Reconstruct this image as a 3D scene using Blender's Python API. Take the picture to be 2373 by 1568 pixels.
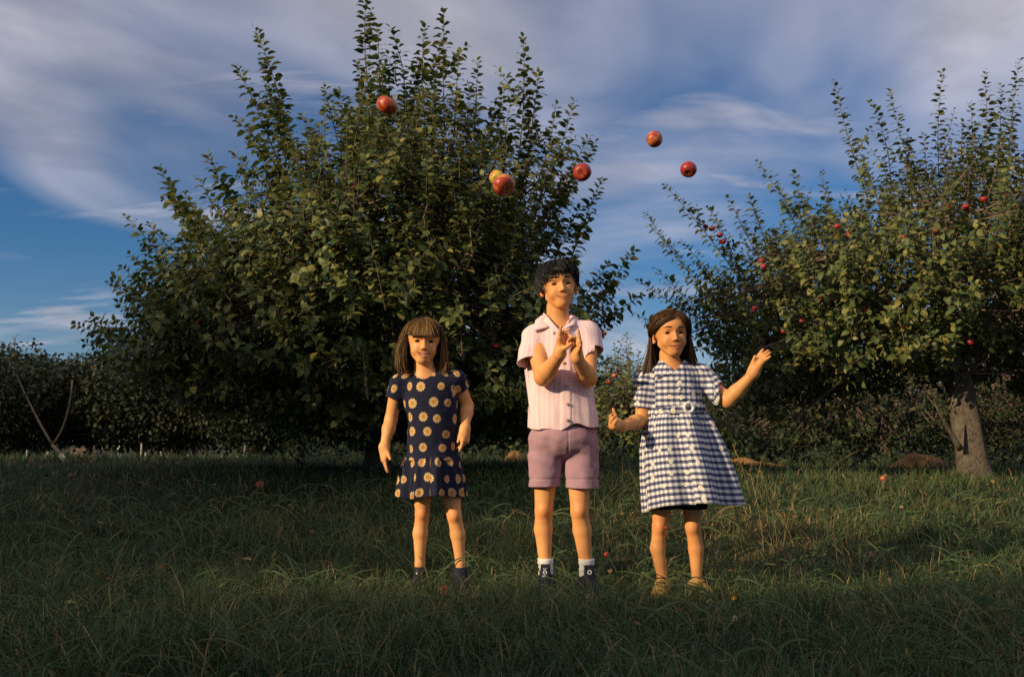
import bpy, bmesh, math, random
import numpy as np
from mathutils import Vector, Matrix

for _o in list(bpy.data.objects):
    bpy.data.objects.remove(_o, do_unlink=True)
scene = bpy.context.scene
coll = scene.collection
rng = np.random.default_rng(7)

# ------------------------------------------------------------------ camera
CAM_H = 0.57
LENS = 35.0
FPX = LENS / 36.0 * 2373.0
PITCH = math.atan((1020 - 784) / FPX)
cam_d = bpy.data.cameras.new('camera')
cam_d.lens = LENS
cam_d.sensor_width = 36.0
cam_d.clip_start = 0.05
cam_d.clip_end = 4000
cam_d.dof.use_dof = True
cam_d.dof.focus_distance = 3.85
cam_d.dof.aperture_fstop = 9.0
cam = bpy.data.objects.new('camera', cam_d)
coll.objects.link(cam)
cam.location = (0, 0, CAM_H)
cam.rotation_euler = (math.pi / 2 + PITCH, 0, 0)
scene.camera = cam

# ------------------------------------------------------------------ sun, sky, exposure
SUN_EL = math.radians(22.0)
SUN_AZ = math.radians(57.0)      # to the left, behind the camera
SUN_DIR = Vector((-math.sin(SUN_AZ) * math.cos(SUN_EL), -math.cos(SUN_AZ) * math.cos(SUN_EL), math.sin(SUN_EL)))
sun_d = bpy.data.lights.new('sun', 'SUN')
sun_d.energy = 5.0
sun_d.angle = math.radians(0.55)
sun_d.color = (1.0, 0.80, 0.52)
sun = bpy.data.objects.new('sun', sun_d)
coll.objects.link(sun)
sun.rotation_euler = (-SUN_DIR).to_track_quat('-Z', 'Y').to_euler()
sun.location = (-6, -7, 8)

world = bpy.data.worlds.new('World')
scene.world = world
world.use_nodes = True
SKY_STRENGTH = 0.085
CLOUD = (8.3, 7.9, 8.7)
wt = world.node_tree
wt.nodes.clear()


class NB:
    """tiny node-building helper"""
    def __init__(self, tree):
        self.t = tree

    def n(self, typ, **kw):
        nd = self.t.nodes.new(typ)
        for k, v in kw.items():
            setattr(nd, k, v)
        return nd

    def put(self, sock, v):
        if v is None:
            return
        if hasattr(v, 'is_output'):
            self.t.links.new(v, sock)
        else:
            if sock.type == 'RGBA' and hasattr(v, '__len__') and len(v) == 3:
                v = (*v, 1.0)
            sock.default_value = v

    def m(self, op, a, b=None, c=None, clamp=False):
        nd = self.n('ShaderNodeMath', operation=op, use_clamp=clamp)
        self.put(nd.inputs[0], a)
        self.put(nd.inputs[1], b)
        self.put(nd.inputs[2], c)
        return nd.outputs[0]

    def vm(self, op, a, b=None, scale=None):
        nd = self.n('ShaderNodeVectorMath', operation=op)
        self.put(nd.inputs[0], a)
        self.put(nd.inputs[1], b)
        if scale is not None:
            self.put(nd.inputs['Scale'], scale)
        return nd.outputs['Value'] if op in ('LENGTH', 'DOT_PRODUCT', 'DISTANCE') else nd.outputs[0]

    def sep(self, v):
        nd = self.n('ShaderNodeSeparateXYZ')
        self.put(nd.inputs[0], v)
        return nd.outputs

    def comb(self, x=0.0, y=0.0, z=0.0):
        nd = self.n('ShaderNodeCombineXYZ')
        self.put(nd.inputs[0], x)
        self.put(nd.inputs[1], y)
        self.put(nd.inputs[2], z)
        return nd.outputs[0]

    def mix(self, f, a, b, blend='MIX'):
        nd = self.n('ShaderNodeMix', data_type='RGBA', blend_type=blend)
        self.put(nd.inputs[0], f)
        self.put(nd.inputs[6], a)
        self.put(nd.inputs[7], b)
        return nd.outputs[2]

    def noise(self, vec, scale, detail=2.0, rough=0.5, dist=0.0, dim='3D'):
        nd = self.n('ShaderNodeTexNoise', noise_dimensions=dim)
        if vec is not None:
            self.put(nd.inputs['Vector'], vec)
        nd.inputs['Scale'].default_value = scale
        nd.inputs['Detail'].default_value = detail
        nd.inputs['Roughness'].default_value = rough
        nd.inputs['Distortion'].default_value = dist
        return nd.outputs[0]

    def ramp(self, f, stops):
        nd = self.n('ShaderNodeValToRGB')
        cr = nd.color_ramp
        while len(cr.elements) < len(stops):
            cr.elements.new(0.5)
        for e, (p, c) in zip(cr.elements, stops):
            e.position = p
            e.color = (*c, 1.0) if len(c) == 3 else c
        self.put(nd.inputs[0], f)
        return nd.outputs[0]

    def smooth(self, v, a, b):
        nd = self.n('ShaderNodeMapRange', interpolation_type='SMOOTHSTEP')
        self.put(nd.inputs[0], v)
        nd.inputs[1].default_value = a
        nd.inputs[2].default_value = b
        return nd.outputs[0]

    def attr(self, name, out='Fac'):
        nd = self.n('ShaderNodeAttribute', attribute_name=name)
        return nd.outputs[out]


def build_world():
    b = NB(wt)
    sky = b.n('ShaderNodeTexSky', sky_type='NISHITA')
    sky.sun_disc = False
    sky.sun_elevation = SUN_EL
    sky.sun_rotation = math.atan2(SUN_DIR.x, SUN_DIR.y) % (2 * math.pi)
    sky.air_density = 1.0
    sky.dust_density = 0.6
    sky.ozone_density = 2.5
    d = b.n('ShaderNodeTexCoord').outputs['Generated']
    x, y, z = b.sep(d)
    zz = b.m('MAXIMUM', b.m('ADD', z, 0.16), 0.05)
    px = b.m('DIVIDE', x, zz)
    py = b.m('DIVIDE', y, zz)
    # broad cloud sheet: wisps drawn out from lower left to upper right
    v1 = b.comb(b.m('ADD', b.m('MULTIPLY', px, 0.50), b.m('MULTIPLY', py, 0.16)),
                b.m('SUBTRACT', b.m('MULTIPLY', py, 0.62), b.m('MULTIPLY', px, 0.28)), SKY_SEED)
    n1 = b.noise(v1, 1.35, 4.5, 0.5, 0.55)
    v2 = b.comb(b.m('MULTIPLY', px, 0.55), b.m('MULTIPLY', py, 1.7), 3.1)
    n2 = b.noise(v2, 1.9, 5.0, 0.55, 0.4)
    # the sheet thins out towards the horizon
    el = b.smooth(z, 0.16, 0.42)
    sheet = b.smooth(b.m('ADD', n1, b.m('MULTIPLY', el, 0.22)), 0.48, 0.78)
    streak = b.m('MULTIPLY', b.smooth(n2, 0.50, 0.74), 0.72)
    streak = b.m('MULTIPLY', streak, b.smooth(z, -0.02, 0.09))
    low = b.m('MULTIPLY', b.m('SUBTRACT', 1.0, b.smooth(z, 0.0, 0.2)), 0.22)
    cover = b.m('MAXIMUM', b.m('MAXIMUM', sheet, streak), low, clamp=True)
    cover = b.m('MULTIPLY', cover, 0.93)
    blue = b.mix(1.0, sky.outputs[0], SKY_TINT, 'MULTIPLY')
    n3 = b.noise(v1, 5.0, 4.0, 0.55, 0.3)
    cl = b.mix(b.smooth(n3, 0.32, 0.68), tuple(c * 0.66 for c in CLOUD), CLOUD)
    col = b.mix(cover, blue, cl)
    bg = b.n('ShaderNodeBackground')
    b.put(bg.inputs[0], col)
    bg.inputs[1].default_value = SKY_STRENGTH
    out = b.n('ShaderNodeOutputWorld')
    wt.links.new(bg.outputs[0], out.inputs[0])


SKY_SEED = 1.7
SKY_TINT = (0.35, 0.66, 0.96)
build_world()

vs = scene.view_settings
vs.view_transform = 'Standard'
vs.look = 'None'
vs.exposure = 0.0
vs.gamma = 1.0
vs.use_curve_mapping = False
scene.render.film_transparent = False
scene.cycles.max_bounces = 6
scene.cycles.diffuse_bounces = 4
scene.cycles.transparent_max_bounces = 4
scene.cycles.use_denoising = False


# ------------------------------------------------------------------ general helpers
CP, SP = math.cos(PITCH), math.sin(PITCH)


def W(u, v, y):
    """point in the place seen at photo position (u, v) of a 2373 px wide frame, at y metres from the camera"""
    a = (u - 1186.5) / FPX
    c = (784 - v) / FPX
    # camera axes: right x, up (0,-SP,CP), forward (0,CP,SP)
    dy = CP - c * SP
    dz = SP + c * CP
    t = y / dy
    return np.array((a * t, y, CAM_H + dz * t))


def V3(*a):
    return np.array(a, dtype=float)


def unit(v):
    v = np.asarray(v, float)
    return v / (np.linalg.norm(v) + 1e-12)


def mesh_from(name, verts, faces, smooth=True):
    me = bpy.data.meshes.new(name)
    verts = np.asarray(verts, dtype=np.float32)
    if isinstance(faces, np.ndarray):
        n = faces.shape[1]
        nf = faces.shape[0]
        me.vertices.add(len(verts))
        me.vertices.foreach_set('co', verts.ravel())
        me.loops.add(nf * n)
        me.loops.foreach_set('vertex_index', faces.astype(np.int32).ravel())
        me.polygons.add(nf)
        me.polygons.foreach_set('loop_start', np.arange(0, nf * n, n, dtype=np.int32))
        me.polygons.foreach_set('loop_total', np.full(nf, n, dtype=np.int32))
        me.update(calc_edges=True)
        me.validate()
    else:
        me.from_pydata([tuple(v) for v in verts], [], faces)
    if smooth:
        me.polygons.foreach_set('use_smooth', np.ones(len(me.polygons), dtype=bool))
    me.update()
    return me


def add_attr(me, name, data):
    data = np.asarray(data, dtype=np.float32)
    if data.ndim == 1:
        a = me.attributes.new(name, 'FLOAT', 'POINT')
        a.data.foreach_set('value', data)
    elif data.shape[1] == 3:
        a = me.attributes.new(name, 'FLOAT_VECTOR', 'POINT')
        a.data.foreach_set('vector', data.ravel())


def link(name, me, mat=None, parent=None):
    o = bpy.data.objects.new(name, me)
    coll.objects.link(o)
    if mat is not None and me is not None:
        if len(me.materials) == 0:
            me.materials.append(mat)
    if parent is not None:
        o.parent = parent
    return o


def local(parent_loc, verts):
    return np.asarray(verts) - np.asarray(parent_loc)


def empty(name, loc, label, cat, group=None):
    o = bpy.data.objects.new(name, None)
    coll.objects.link(o)
    o.location = tuple(float(c) for c in loc)
    o.empty_display_size = 0.1
    o['label'] = label
    o['category'] = cat
    if group:
        o['group'] = group
    return o


def tag(o, label=None, cat=None, group=None, kind=None):
    if label:
        o['label'] = label
    if cat:
        o['category'] = cat
    if group:
        o['group'] = group
    if kind:
        o['kind'] = kind
    return o


def tube(points, radii, sides=8, cap=True):
    P = np.asarray(points, float)
    R = np.asarray(radii, float)
    n = len(P)
    T = np.gradient(P, axis=0)
    T /= np.linalg.norm(T, axis=1)[:, None] + 1e-12
    ref = V3(0, 0, 1) if abs(T[0][2]) < 0.9 else V3(1, 0, 0)
    vs_, fs = [], []
    a = np.linspace(0, 2 * np.pi, sides, endpoint=False)
    prev = None
    for i in range(n):
        if prev is None:
            s = unit(np.cross(T[i], ref))
        else:
            s = unit(prev - T[i] * np.dot(prev, T[i]))
        prev = s
        t = np.cross(T[i], s)
        vs_.append(P[i] + R[i] * (np.cos(a)[:, None] * s + np.sin(a)[:, None] * t))
    vs_ = np.concatenate(vs_)
    for i in range(n - 1):
        for j in range(sides):
            k = (j + 1) % sides
            fs.append((i * sides + j, i * sides + k, (i + 1) * sides + k, (i + 1) * sides + j))
    if cap:
        fs.append(tuple(range(sides - 1, -1, -1)))
        fs.append(tuple((n - 1) * sides + j for j in range(sides)))
    return vs_, fs


def join(parts):
    vv, ff, o = [], [], 0
    for v, f in parts:
        vv.append(np.asarray(v))
        ff += [tuple(i + o for i in q) for q in f]
        o += len(v)
    return np.concatenate(vv), ff


def vnoise(p, seed=0):
    """value noise in [-1,1] on an (n,3) array"""
    p = np.asarray(p, float)
    i = np.floor(p).astype(np.int64)
    f = p - i
    f = f * f * (3 - 2 * f)
    out = 0.0
    for dx in (0, 1):
        for dy in (0, 1):
            for dz in (0, 1):
                h = (i[..., 0] + dx) * 374761393 + (i[..., 1] + dy) * 668265263 + (i[..., 2] + dz) * 2147483647 + seed * 974711
                h = (h ^ (h >> 13)) * 1274126177
                h = (h ^ (h >> 16)) & 0xffff
                val = h / 32767.5 - 1.0
                w = (f[..., 0] if dx else 1 - f[..., 0]) * (f[..., 1] if dy else 1 - f[..., 1]) * (f[..., 2] if dz else 1 - f[..., 2])
                out = out + val * w
    return out


# ------------------------------------------------------------------ materials
MATS = {}


def material(name):
    m = bpy.data.materials.new(name)
    m.use_nodes = True
    m.node_tree.nodes.clear()
    b = NB(m.node_tree)
    out = b.n('ShaderNodeOutputMaterial')
    MATS[name] = m
    return m, b, out


def principled(name, color, rough=0.8, spec=0.3, sss=0.0, bump=None, sheen=0.0, coat=0.0, transl=0.0):
    m, b, out = material(name)
    p = b.n('ShaderNodeBsdfPrincipled')
    col = color(b) if callable(color) else color
    b.put(p.inputs['Base Color'], col)
    b.put(p.inputs['Roughness'], rough)
    p.inputs['Specular IOR Level'].default_value = spec
    if sss:
        p.inputs['Subsurface Weight'].default_value = sss
        p.inputs['Subsurface Radius'].default_value = (1.0, 0.35, 0.2)
        p.inputs['Subsurface Scale'].default_value = 0.006
    if sheen:
        p.inputs['Sheen Weight'].default_value = sheen
    if coat:
        p.inputs['Coat Weight'].default_value = coat
        p.inputs['Coat Roughness'].default_value = 0.25
    if bump:
        h, dist = bump(b)
        bn = b.n('ShaderNodeBump')
        bn.inputs['Distance'].default_value = dist
        bn.inputs['Strength'].default_value = 1.0
        b.put(bn.inputs['Height'], h)
        b.put(p.inputs['Normal'], bn.outputs[0])
    sh = p.outputs[0]
    if transl:
        tr = b.n('ShaderNodeBsdfTranslucent')
        b.put(tr.inputs[0], col)
        mx = b.n('ShaderNodeMixShader')
        mx.inputs[0].default_value = transl
        b.t.links.new(p.outputs[0], mx.inputs[1])
        b.t.links.new(tr.outputs[0], mx.inputs[2])
        sh = mx.outputs[0]
    b.t.links.new(sh, out.inputs[0])
    return m
# ------------------------------------------------------------------ ground
def sstep(a, b, x):
    t = np.clip((np.asarray(x, float) - a) / (b - a), 0, 1)
    return t * t * (3 - 2 * t)


def zg(x, y):
    x = np.asarray(x, float)
    y = np.asarray(y, float)
    rise = 0.345 - 0.08 * sstep(0.8, 3.5, x)
    z = rise * sstep(3.8, 7.4, y)
    z = z - 0.0245 * np.clip(y - 11, 0, 49)
    p = np.stack([x * 0.9, y * 0.9, np.zeros_like(x)], -1)
    z = z + 0.025 * vnoise(p, 3) * sstep(4.2, 6.5, np.hypot(x, y)) + 0.012 * vnoise(p * 3.1, 4)
    return z


def grid_axis(stops):
    out = [np.arange(a, b, s) for a, b, s in stops]
    return np.concatenate(out + [np.array([stops[-1][1]])])


xs = grid_axis([(-900, -60, 60), (-60, -12, 4), (-12, 12, 0.16), (12, 60, 4), (60, 900, 60)])
ys = grid_axis([(-300, -24, 30), (-24, -2, 1.5), (-2, 14, 0.16), (14, 70, 3), (70, 2500, 90)])
X, Y = np.meshgrid(xs, ys, indexing='ij')
Z = zg(X, Y)
gv = np.stack([X, Y, Z], -1).reshape(-1, 3)
nx, ny = len(xs), len(ys)
ii, jj = np.meshgrid(np.arange(nx - 1), np.arange(ny - 1), indexing='ij')
q = np.stack([ii * ny + jj, (ii + 1) * ny + jj, (ii + 1) * ny + jj + 1, ii * ny + jj + 1], -1).reshape(-1, 4)


def ground_col(b):
    g = b.n('ShaderNodeNewGeometry').outputs['Position']
    n = b.noise(g, 1.3, 4, 0.6)
    n2 = b.noise(g, 22.0, 3, 0.6)
    c = b.ramp(n, [(0.3, (0.035, 0.048, 0.02)), (0.55, (0.055, 0.06, 0.026)), (0.75, (0.10, 0.08, 0.038))])
    return b.mix(n2, b.mix(1.0, c, (0.55, 0.55, 0.5), 'MULTIPLY'), c)


def ground_bump(b):
    g = b.n('ShaderNodeNewGeometry').outputs['Position']
    return b.noise(g, 30.0, 4, 0.7), 0.05


M_ground = principled('turf_soil', ground_col, 0.95, 0.1, bump=ground_bump)
ground = link('ground', mesh_from('ground', gv, q), M_ground)
ground['kind'] = 'structure'


# ------------------------------------------------------------------ grass
def blades(px, py, length, width, tint, lean, rg, bend=0.6, zoff=-0.01):
    n = len(px)
    base = np.stack([px, py, zg(px, py) + zoff], -1)
    az = rg.uniform(0, 2 * np.pi, n)
    d = np.stack([np.cos(az), np.sin(az), np.zeros(n)], -1)
    side = np.stack([-np.sin(az), np.cos(az), np.zeros(n)], -1)
    # the flat of most blades is turned a little to a random side
    tw = rg.uniform(-1.2, 1.2, n)[:, None]
    side = side * np.cos(tw) + d * np.sin(tw)
    up = V3(0, 0, 1)
    ln = lean[:, None]
    L = length[:, None]
    w = width[:, None]
    m1 = base + L * (0.5 * up * np.sqrt(np.clip(1 - (0.6 * ln) ** 2, 0.05, 1)) + 0.5 * 0.6 * ln * d)
    tip = base + L * (up * np.sqrt(np.clip(1 - ln ** 2, 0.03, 1)) * (1 - 0.22 * bend) + ln * d)
    v = np.stack([base - side * w * 0.5, base + side * w * 0.5, m1 - side * w * 0.42, m1 + side * w * 0.42, tip], 1).reshape(-1, 3)
    o = np.arange(n)[:, None] * 5
    f = np.concatenate([o + np.array([[0, 1, 3]]), o + np.array([[0, 3, 2]]), o + np.array([[2, 3, 4]])])
    return v, f, np.repeat(tint, 5)


def scatter(n, y0, y1, rg, power=1.0):
    """points over the part of the meadow in front of the camera"""
    t = rg.random(n)
    y = y0 + (y1 - y0) * t ** power
    hw = 0.54 * y + 1.0
    x = rg.uniform(-1, 1, n) * hw
    return x, y


def make_grass():
    rg = np.random.default_rng(11)
    parts = []

    def field(n, y0, y1, lmin, lmax, w, power=1.0, straw=0.16, keep=None):
        x, y = scatter(n, y0, y1, rg, power)
        p = np.stack([x, y, np.zeros(n)], -1)
        cl = vnoise(p * 2.3, 21)            # clumps
        c2 = vnoise(p * 7.0, 22)
        k = rg.random(n) < 0.55 + 0.45 * c2
        if keep is not None:
            k &= keep(x, y)
        x, y, cl, c2 = x[k], y[k], cl[k], c2[k]
        n = len(x)
        L = (lmin + (lmax - lmin) * rg.random(n) ** 1.8) * (1 + 0.45 * cl + 0.3 * c2)
        near_girl = np.exp(-(((x - 1.15) / 0.5) ** 2 + ((y - 4.9) / 0.8) ** 2))
        far_r = np.exp(-(((x - 1.9) / 0.8) ** 2 + ((y - 2.9) / 0.5) ** 2))
        dry = straw + 0.12 * vnoise(np.stack([x, y, x * 0 + 5], -1) * 0.9, 23) + 0.55 * near_girl + 0.3 * far_r
        tint = np.where(rg.random(n) < dry, rg.uniform(0.62, 1.0, n), np.clip(0.24 + 0.16 * cl + rg.normal(0, 0.1, n), 0, 0.58))
        lean = np.clip(rg.beta(2.6, 1.3, n) * 1.12, 0.05, 0.985)
        parts.append(blades(x, y, L, np.full(n, w) * rg.uniform(0.6, 1.25, n), tint, lean, rg))

    field(42000, 1.9, 3.2, 0.07, 0.22, 0.0038, straw=0.10)
    field(100000, 3.0, 5.2, 0.05, 0.17, 0.0040, straw=0.13)
    field(84000, 5.0, 8.2, 0.05, 0.14, 0.0055, straw=0.15)
    field(40000, 8.0, 13.0, 0.06, 0.15, 0.010, straw=0.16)
    for u, v, yy in ((975, 1335, 3.82), (1067, 1335, 3.80), (1266, 1372, 3.68), (1362, 1380, 3.65), (1536, 1385, 3.60), (1616, 1385, 3.60)):
        c = W(u, v, yy)
        n = 1500 if u > 1100 and u < 1500 else 650
        x, y = c[0] + rg.normal(0, 0.09, n), c[1] + rg.normal(-0.03, 0.09, n)
        parts.append(blades(x, y, rg.uniform(0.04, 0.11, n), rg.uniform(0.002, 0.0045, n), np.where(rg.random(n) < 0.14, 0.8, np.clip(rg.normal(0.25, 0.12, n), 0, 0.58)),
                            np.clip(rg.beta(2, 1.6, n) * 1.1, 0.05, 0.97), rg))
    field(24000, 13.0, 30.0, 0.07, 0.17, 0.024, straw=0.18)
    v = np.concatenate([p[0] for p in parts])
    off = np.cumsum([0] + [len(p[0]) for p in parts[:-1]])
    f = np.concatenate([p[1] + o for p, o in zip(parts, off)])
    t = np.concatenate([p[2] for p in parts])
    me = mesh_from('grass', v, f, smooth=False)
    add_attr(me, 'tint', t)
    return me


def grass_col(b):
    t = b.attr('tint')
    return b.ramp(t, [(0.0, (0.034, 0.066, 0.028)), (0.25, (0.060, 0.100, 0.038)), (0.55, (0.120, 0.140, 0.048)),
                      (0.7, (0.21, 0.155, 0.065)), (1.0, (0.34, 0.23, 0.10))])


M_grass = principled('grass_blades', grass_col, 0.7, 0.25, transl=0.25)
go = link('grass', make_grass(), M_grass)
tag(go, 'rough meadow grass with straw coloured blades around the children', 'grass', kind='stuff')


def make_tall_grass():
    """long loose stalks and fallen blades that stand out of the turf"""
    rg = np.random.default_rng(5)
    parts = []

    def stalk(x, y, h, lean, az, r=0.0016, head=True, tint=0.85):
        n = 9
        t = np.linspace(0, 1, n)
        d = V3(math.cos(az), math.sin(az), 0)
        base = V3(x, y, float(zg(x, y)) - 0.01)
        P = base + np.outer(h * (t - 0.16 * lean * t ** 2), V3(0, 0, 1)) + np.outer(h * lean * t ** 1.7, d)
        v, f = tube(P, r * (1.15 - 0.75 * t), 4)
        parts.append((v, f, np.full(len(v), tint)))
        if head:
            for k in range(12):
                s = 0.72 + 0.28 * k / 12
                p0 = base + V3(0, 0, 1) * h * (s - 0.16 * lean * s ** 2) + d * h * lean * s ** 1.7
                dd = unit(V3(0, 0, 1) + d * lean * 1.5 + rg.normal(0, 0.35, 3)) * 0.022
                sd = unit(np.cross(dd, V3(0, 1, 0.2))) * 0.0022
                vv = np.array([p0 - sd * 0.4, p0 + dd * 0.5 - sd, p0 + dd, p0 + dd * 0.5 + sd])
                parts.append((vv, [(0, 1, 2, 3)], np.full(4, tint + 0.05)))

    def strap(p0, p1, sag, w, tint):
        n = 7
        t = np.linspace(0, 1, n)
        P = np.outer(1 - t, p0) + np.outer(t, p1) + np.outer(4 * t * (1 - t) * sag, V3(0, 0, 1))
        sd = unit(np.cross(p1 - p0, V3(0.3, -1, 0.4)))
        wd = w * np.sin(np.pi * np.clip(0.15 + 0.85 * t, 0, 1)) + 0.0006
        v = np.concatenate([P - sd * wd[:, None] * 0.5, P + sd * wd[:, None] * 0.5])
        f = [(i, i + 1, n + i + 1, n + i) for i in range(n - 1)]
        parts.append((v, f, np.full(len(v), tint)))

    # dry stems beside the dress
    for u, v, hh in ((1722, 1235, 0.42), (1740, 1228, 0.33), (1758, 1215, 0.38), (1775, 1205, 0.27), (1800, 1180, 0.30),
                     (1812, 1182, 0.22), (1838, 1175, 0.17), (1770, 1235, 0.3), (1749, 1245, 0.24), (1860, 1190, 0.2)):
        yy = 4.6 + rg.uniform(-0.15, 0.35)
        p = W(u, v, yy)
        stalk(p[0], p[1], hh * 1.35, rg.uniform(0.1, 0.4), rg.choice([2.6, 3.0, 0.4, 1.9]), 0.0016, rg.random() < 0.5, rg.uniform(0.72, 0.9))
    # stems scattered over the meadow
    for k in range(150):
        x, y = scatter(1, 2.5, 7.5, rg, 0.8)
        if abs(x[0]) < 1.0 and 3.3 < y[0] < 4.0:
            continue
        stalk(x[0], y[0], rg.uniform(0.1, 0.26), rg.uniform(0.2, 1.0), rg.uniform(0, 6.28), 0.0013, rg.random() < 0.35, rg.uniform(0.3, 0.9))
    # broad arching blades in the foreground tufts
    for cx, cy, n_, L in ((-0.62, 2.55, 60, 0.26), (-0.25, 2.75, 36, 0.22), (0.25, 3.3, 40, 0.18), (1.35, 3.0, 70, 0.24),
                          (-0.7, 3.4, 36, 0.2), (0.9, 2.6, 40, 0.17), (1.9, 3.6, 50, 0.2), (-1.5, 3.3, 40, 0.2), (-0.1, 3.45, 26, 0.16)):
        for k in range(n_):
            a = rg.uniform(0, 6.28)
            bx, by = cx + rg.normal(0, 0.10), cy + rg.normal(0, 0.08)
            l = L * rg.uniform(0.5, 1.15)
            p0 = V3(bx, by, float(zg(bx, by)))
            ex, ey = bx + math.cos(a) * l, by + math.sin(a) * l
            p1 = V3(ex, ey, float(zg(ex, ey)) + rg.uniform(0.02, 0.65) * l)
            strap(p0, p1, rg.uniform(0.05, 0.25) * l, rg.uniform(0.0032, 0.006), float(np.clip(rg.normal(0.33, 0.16), 0.02, 0.95)))
    for k in range(2800):
        x, y = scatter(1, 2.3, 6.0, rg, 0.75)
        a = rg.uniform(0, 6.28)
        l = rg.uniform(0.10, 0.26)
        p0 = V3(x[0], y[0], float(zg(x[0], y[0])))
        ex, ey = x[0] + math.cos(a) * l, y[0] + math.sin(a) * l
        p1 = V3(ex, ey, float(zg(ex, ey)) + rg.uniform(0.02, 0.6) * l)
        strap(p0, p1, rg.uniform(0.08, 0.3) * l, rg.uniform(0.0035, 0.0068), float(np.clip(rg.normal(0.27, 0.17), 0.02, 0.95)))
    # a few rust and straw coloured blades that catch the eye
    for u, v, du, dv, t_ in ((425, 1425, -22, -90, 0.8), (455, 1400, -5, -42, 1.0), (1165, 1560, -8, -85, 0.95), (620, 1600, 40, -50, 0.85),
                             (140, 1620, 70, -22, 0.95), (1210, 1345, 60, -25, 0.85), (990, 1300, -55, 18, 0.6), (1500, 1440, -50, -28, 0.7),
                             (1620, 1560, 0, -60, 0.45), (1870, 1420, -40, 15, 0.8), (2060, 1330, 14, -65, 0.8), (2200, 1330, -6, -60, 0.85),
                             (330, 1350, 8, -45, 0.85), (640, 1370, 20, -50, 0.7)):
        yy = FPX * CAM_H / (v - 1020) * (1.0 if v > 1330 else 1.05)
        p0 = W(u, v, yy)
        p0[2] = float(zg(p0[0], p0[1])) + 0.01
        p1 = W(u + du, v + dv, yy - 0.05)
        strap(p0, p1, 0.01, 0.006, t_)
    v = np.concatenate([p[0] for p in parts])
    f, o = [], 0
    for p in parts:
        f += [tuple(i + o for i in q) for q in p[1]]
        o += len(p[0])
    me = mesh_from('tall_grass', v, f, smooth=False)
    add_attr(me, 'tint', np.concatenate([p[2] for p in parts]))
    return me


tg = link('tall_grass', make_tall_grass(), M_grass)
tag(tg, 'long arching blades and dry seed stalks rising out of the meadow', 'grass', kind='stuff')


def make_litter():
    rg = np.random.default_rng(41)
    n = 420
    x, y = scatter(n, 2.4, 9.0, rg, 0.8)
    c = np.stack([x, y, zg(x, y) + rg.uniform(0.015, 0.06, n)], -1)
    a = rg.uniform(0, 6.28, n)
    L = rg.uniform(0.02, 0.05, n)
    d = np.stack([np.cos(a), np.sin(a), rg.normal(0, 0.35, n)], -1)
    s_ = np.cross(d, np.array([0, 0, 1.0]) + rg.normal(0, 0.4, (n, 3)))
    s_ /= np.linalg.norm(s_, axis=1)[:, None]
    up = np.array([0, 0, 1.0])
    v = np.stack([c - d * L[:, None] * 0.5, c + s_ * L[:, None] * 0.3 + up * L[:, None] * 0.12, c + d * L[:, None] * 0.5 + up * L[:, None] * 0.1, c - s_ * L[:, None] * 0.3 + up * L[:, None] * 0.15], 1).reshape(-1, 3)
    o = np.arange(n)[:, None] * 4
    f = np.concatenate([o + np.array([[0, 1, 2]]), o + np.array([[0, 2, 3]])])
    me = mesh_from('fallen_leaves', v, f, smooth=False)
    add_attr(me, 'tint', np.repeat(rg.uniform(0.62, 1.0, n), 4))
    return me


fl_ = link('fallen_leaves', make_litter(), principled('dead_leaf', lambda b: b.ramp(b.attr('tint'), [(0.6, (0.10, 0.05, 0.02)), (0.8, (0.22, 0.11, 0.04)), (1.0, (0.32, 0.22, 0.08))]), 0.8, 0.2))
tag(fl_, 'dead brown and yellow leaves lying scattered in the grass', 'leaves', kind='stuff')


# ------------------------------------------------------------------ bare earth banks behind the trees
def mound_mesh(cx, cy, rx, ry, h, seed):
    n, mr = 48, 12
    vv, ff = [], []
    for r in range(mr + 1):
        t = r / mr
        for k in range(n):
            a = 2 * math.pi * k / n
            e = 1 + 0.22 * math.sin(a * 2 + seed) + 0.12 * math.sin(a * 5 + seed * 2)
            x, y = cx + rx * t * e * math.cos(a), cy + ry * t * e * math.sin(a)
            z = h * (math.cos(t * math.pi) * 0.5 + 0.5)
            z += 0.10 * h * math.sin(9 * x + seed) + 0.30 * h * float(vnoise(np.array([[x * 6, y * 6, seed]]), 9)[0]) * (1 - t)
            vv.append((x, y, float(zg(x, y)) + z - 0.03))
    for r in range(mr):
        for k in range(n):
            k2 = (k + 1) % n
            ff.append((r * n + k, (r + 1) * n + k, (r + 1) * n + k2, r * n + k2))
    return np.array(vv), ff


def earth_col(b):
    g = b.n('ShaderNodeNewGeometry').outputs['Position']
    n = b.noise(g, 5.0, 5, 0.65)
    return b.ramp(n, [(0.3, (0.17, 0.085, 0.03)), (0.5, (0.33, 0.165, 0.055)), (0.72, (0.44, 0.24, 0.095))])


M_earth = principled('bare_earth', earth_col, 0.95, 0.1, bump=lambda b: (b.noise(b.n('ShaderNodeNewGeometry').outputs['Position'], 26, 4, 0.7), 0.04))
for (u, v, y, rx, h, lab) in ((1742, 1052, 11.5, 0.66, 0.10, 'low mound of orange earth beyond the checked dress'),
                              (2130, 1052, 11.0, 0.70, 0.12, 'largest sunlit mound of orange earth left of the thick trunk'),
                              (1196, 1056, 11.0, 0.22, 0.09, 'small sliver of orange earth behind the pink shirt')):
    p = W(u, v, y)
    mv, mf = mound_mesh(p[0], y, rx, 0.6, h + 0.03, u * 0.1)
    base = V3(p[0], y, float(zg(p[0], y)))
    o = link('earth_mound', mesh_from('earth_mound', local(base, mv), mf), M_earth)
    o.location = base
    tag(o, lab, 'mound', 'bare earth mounds')
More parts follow.
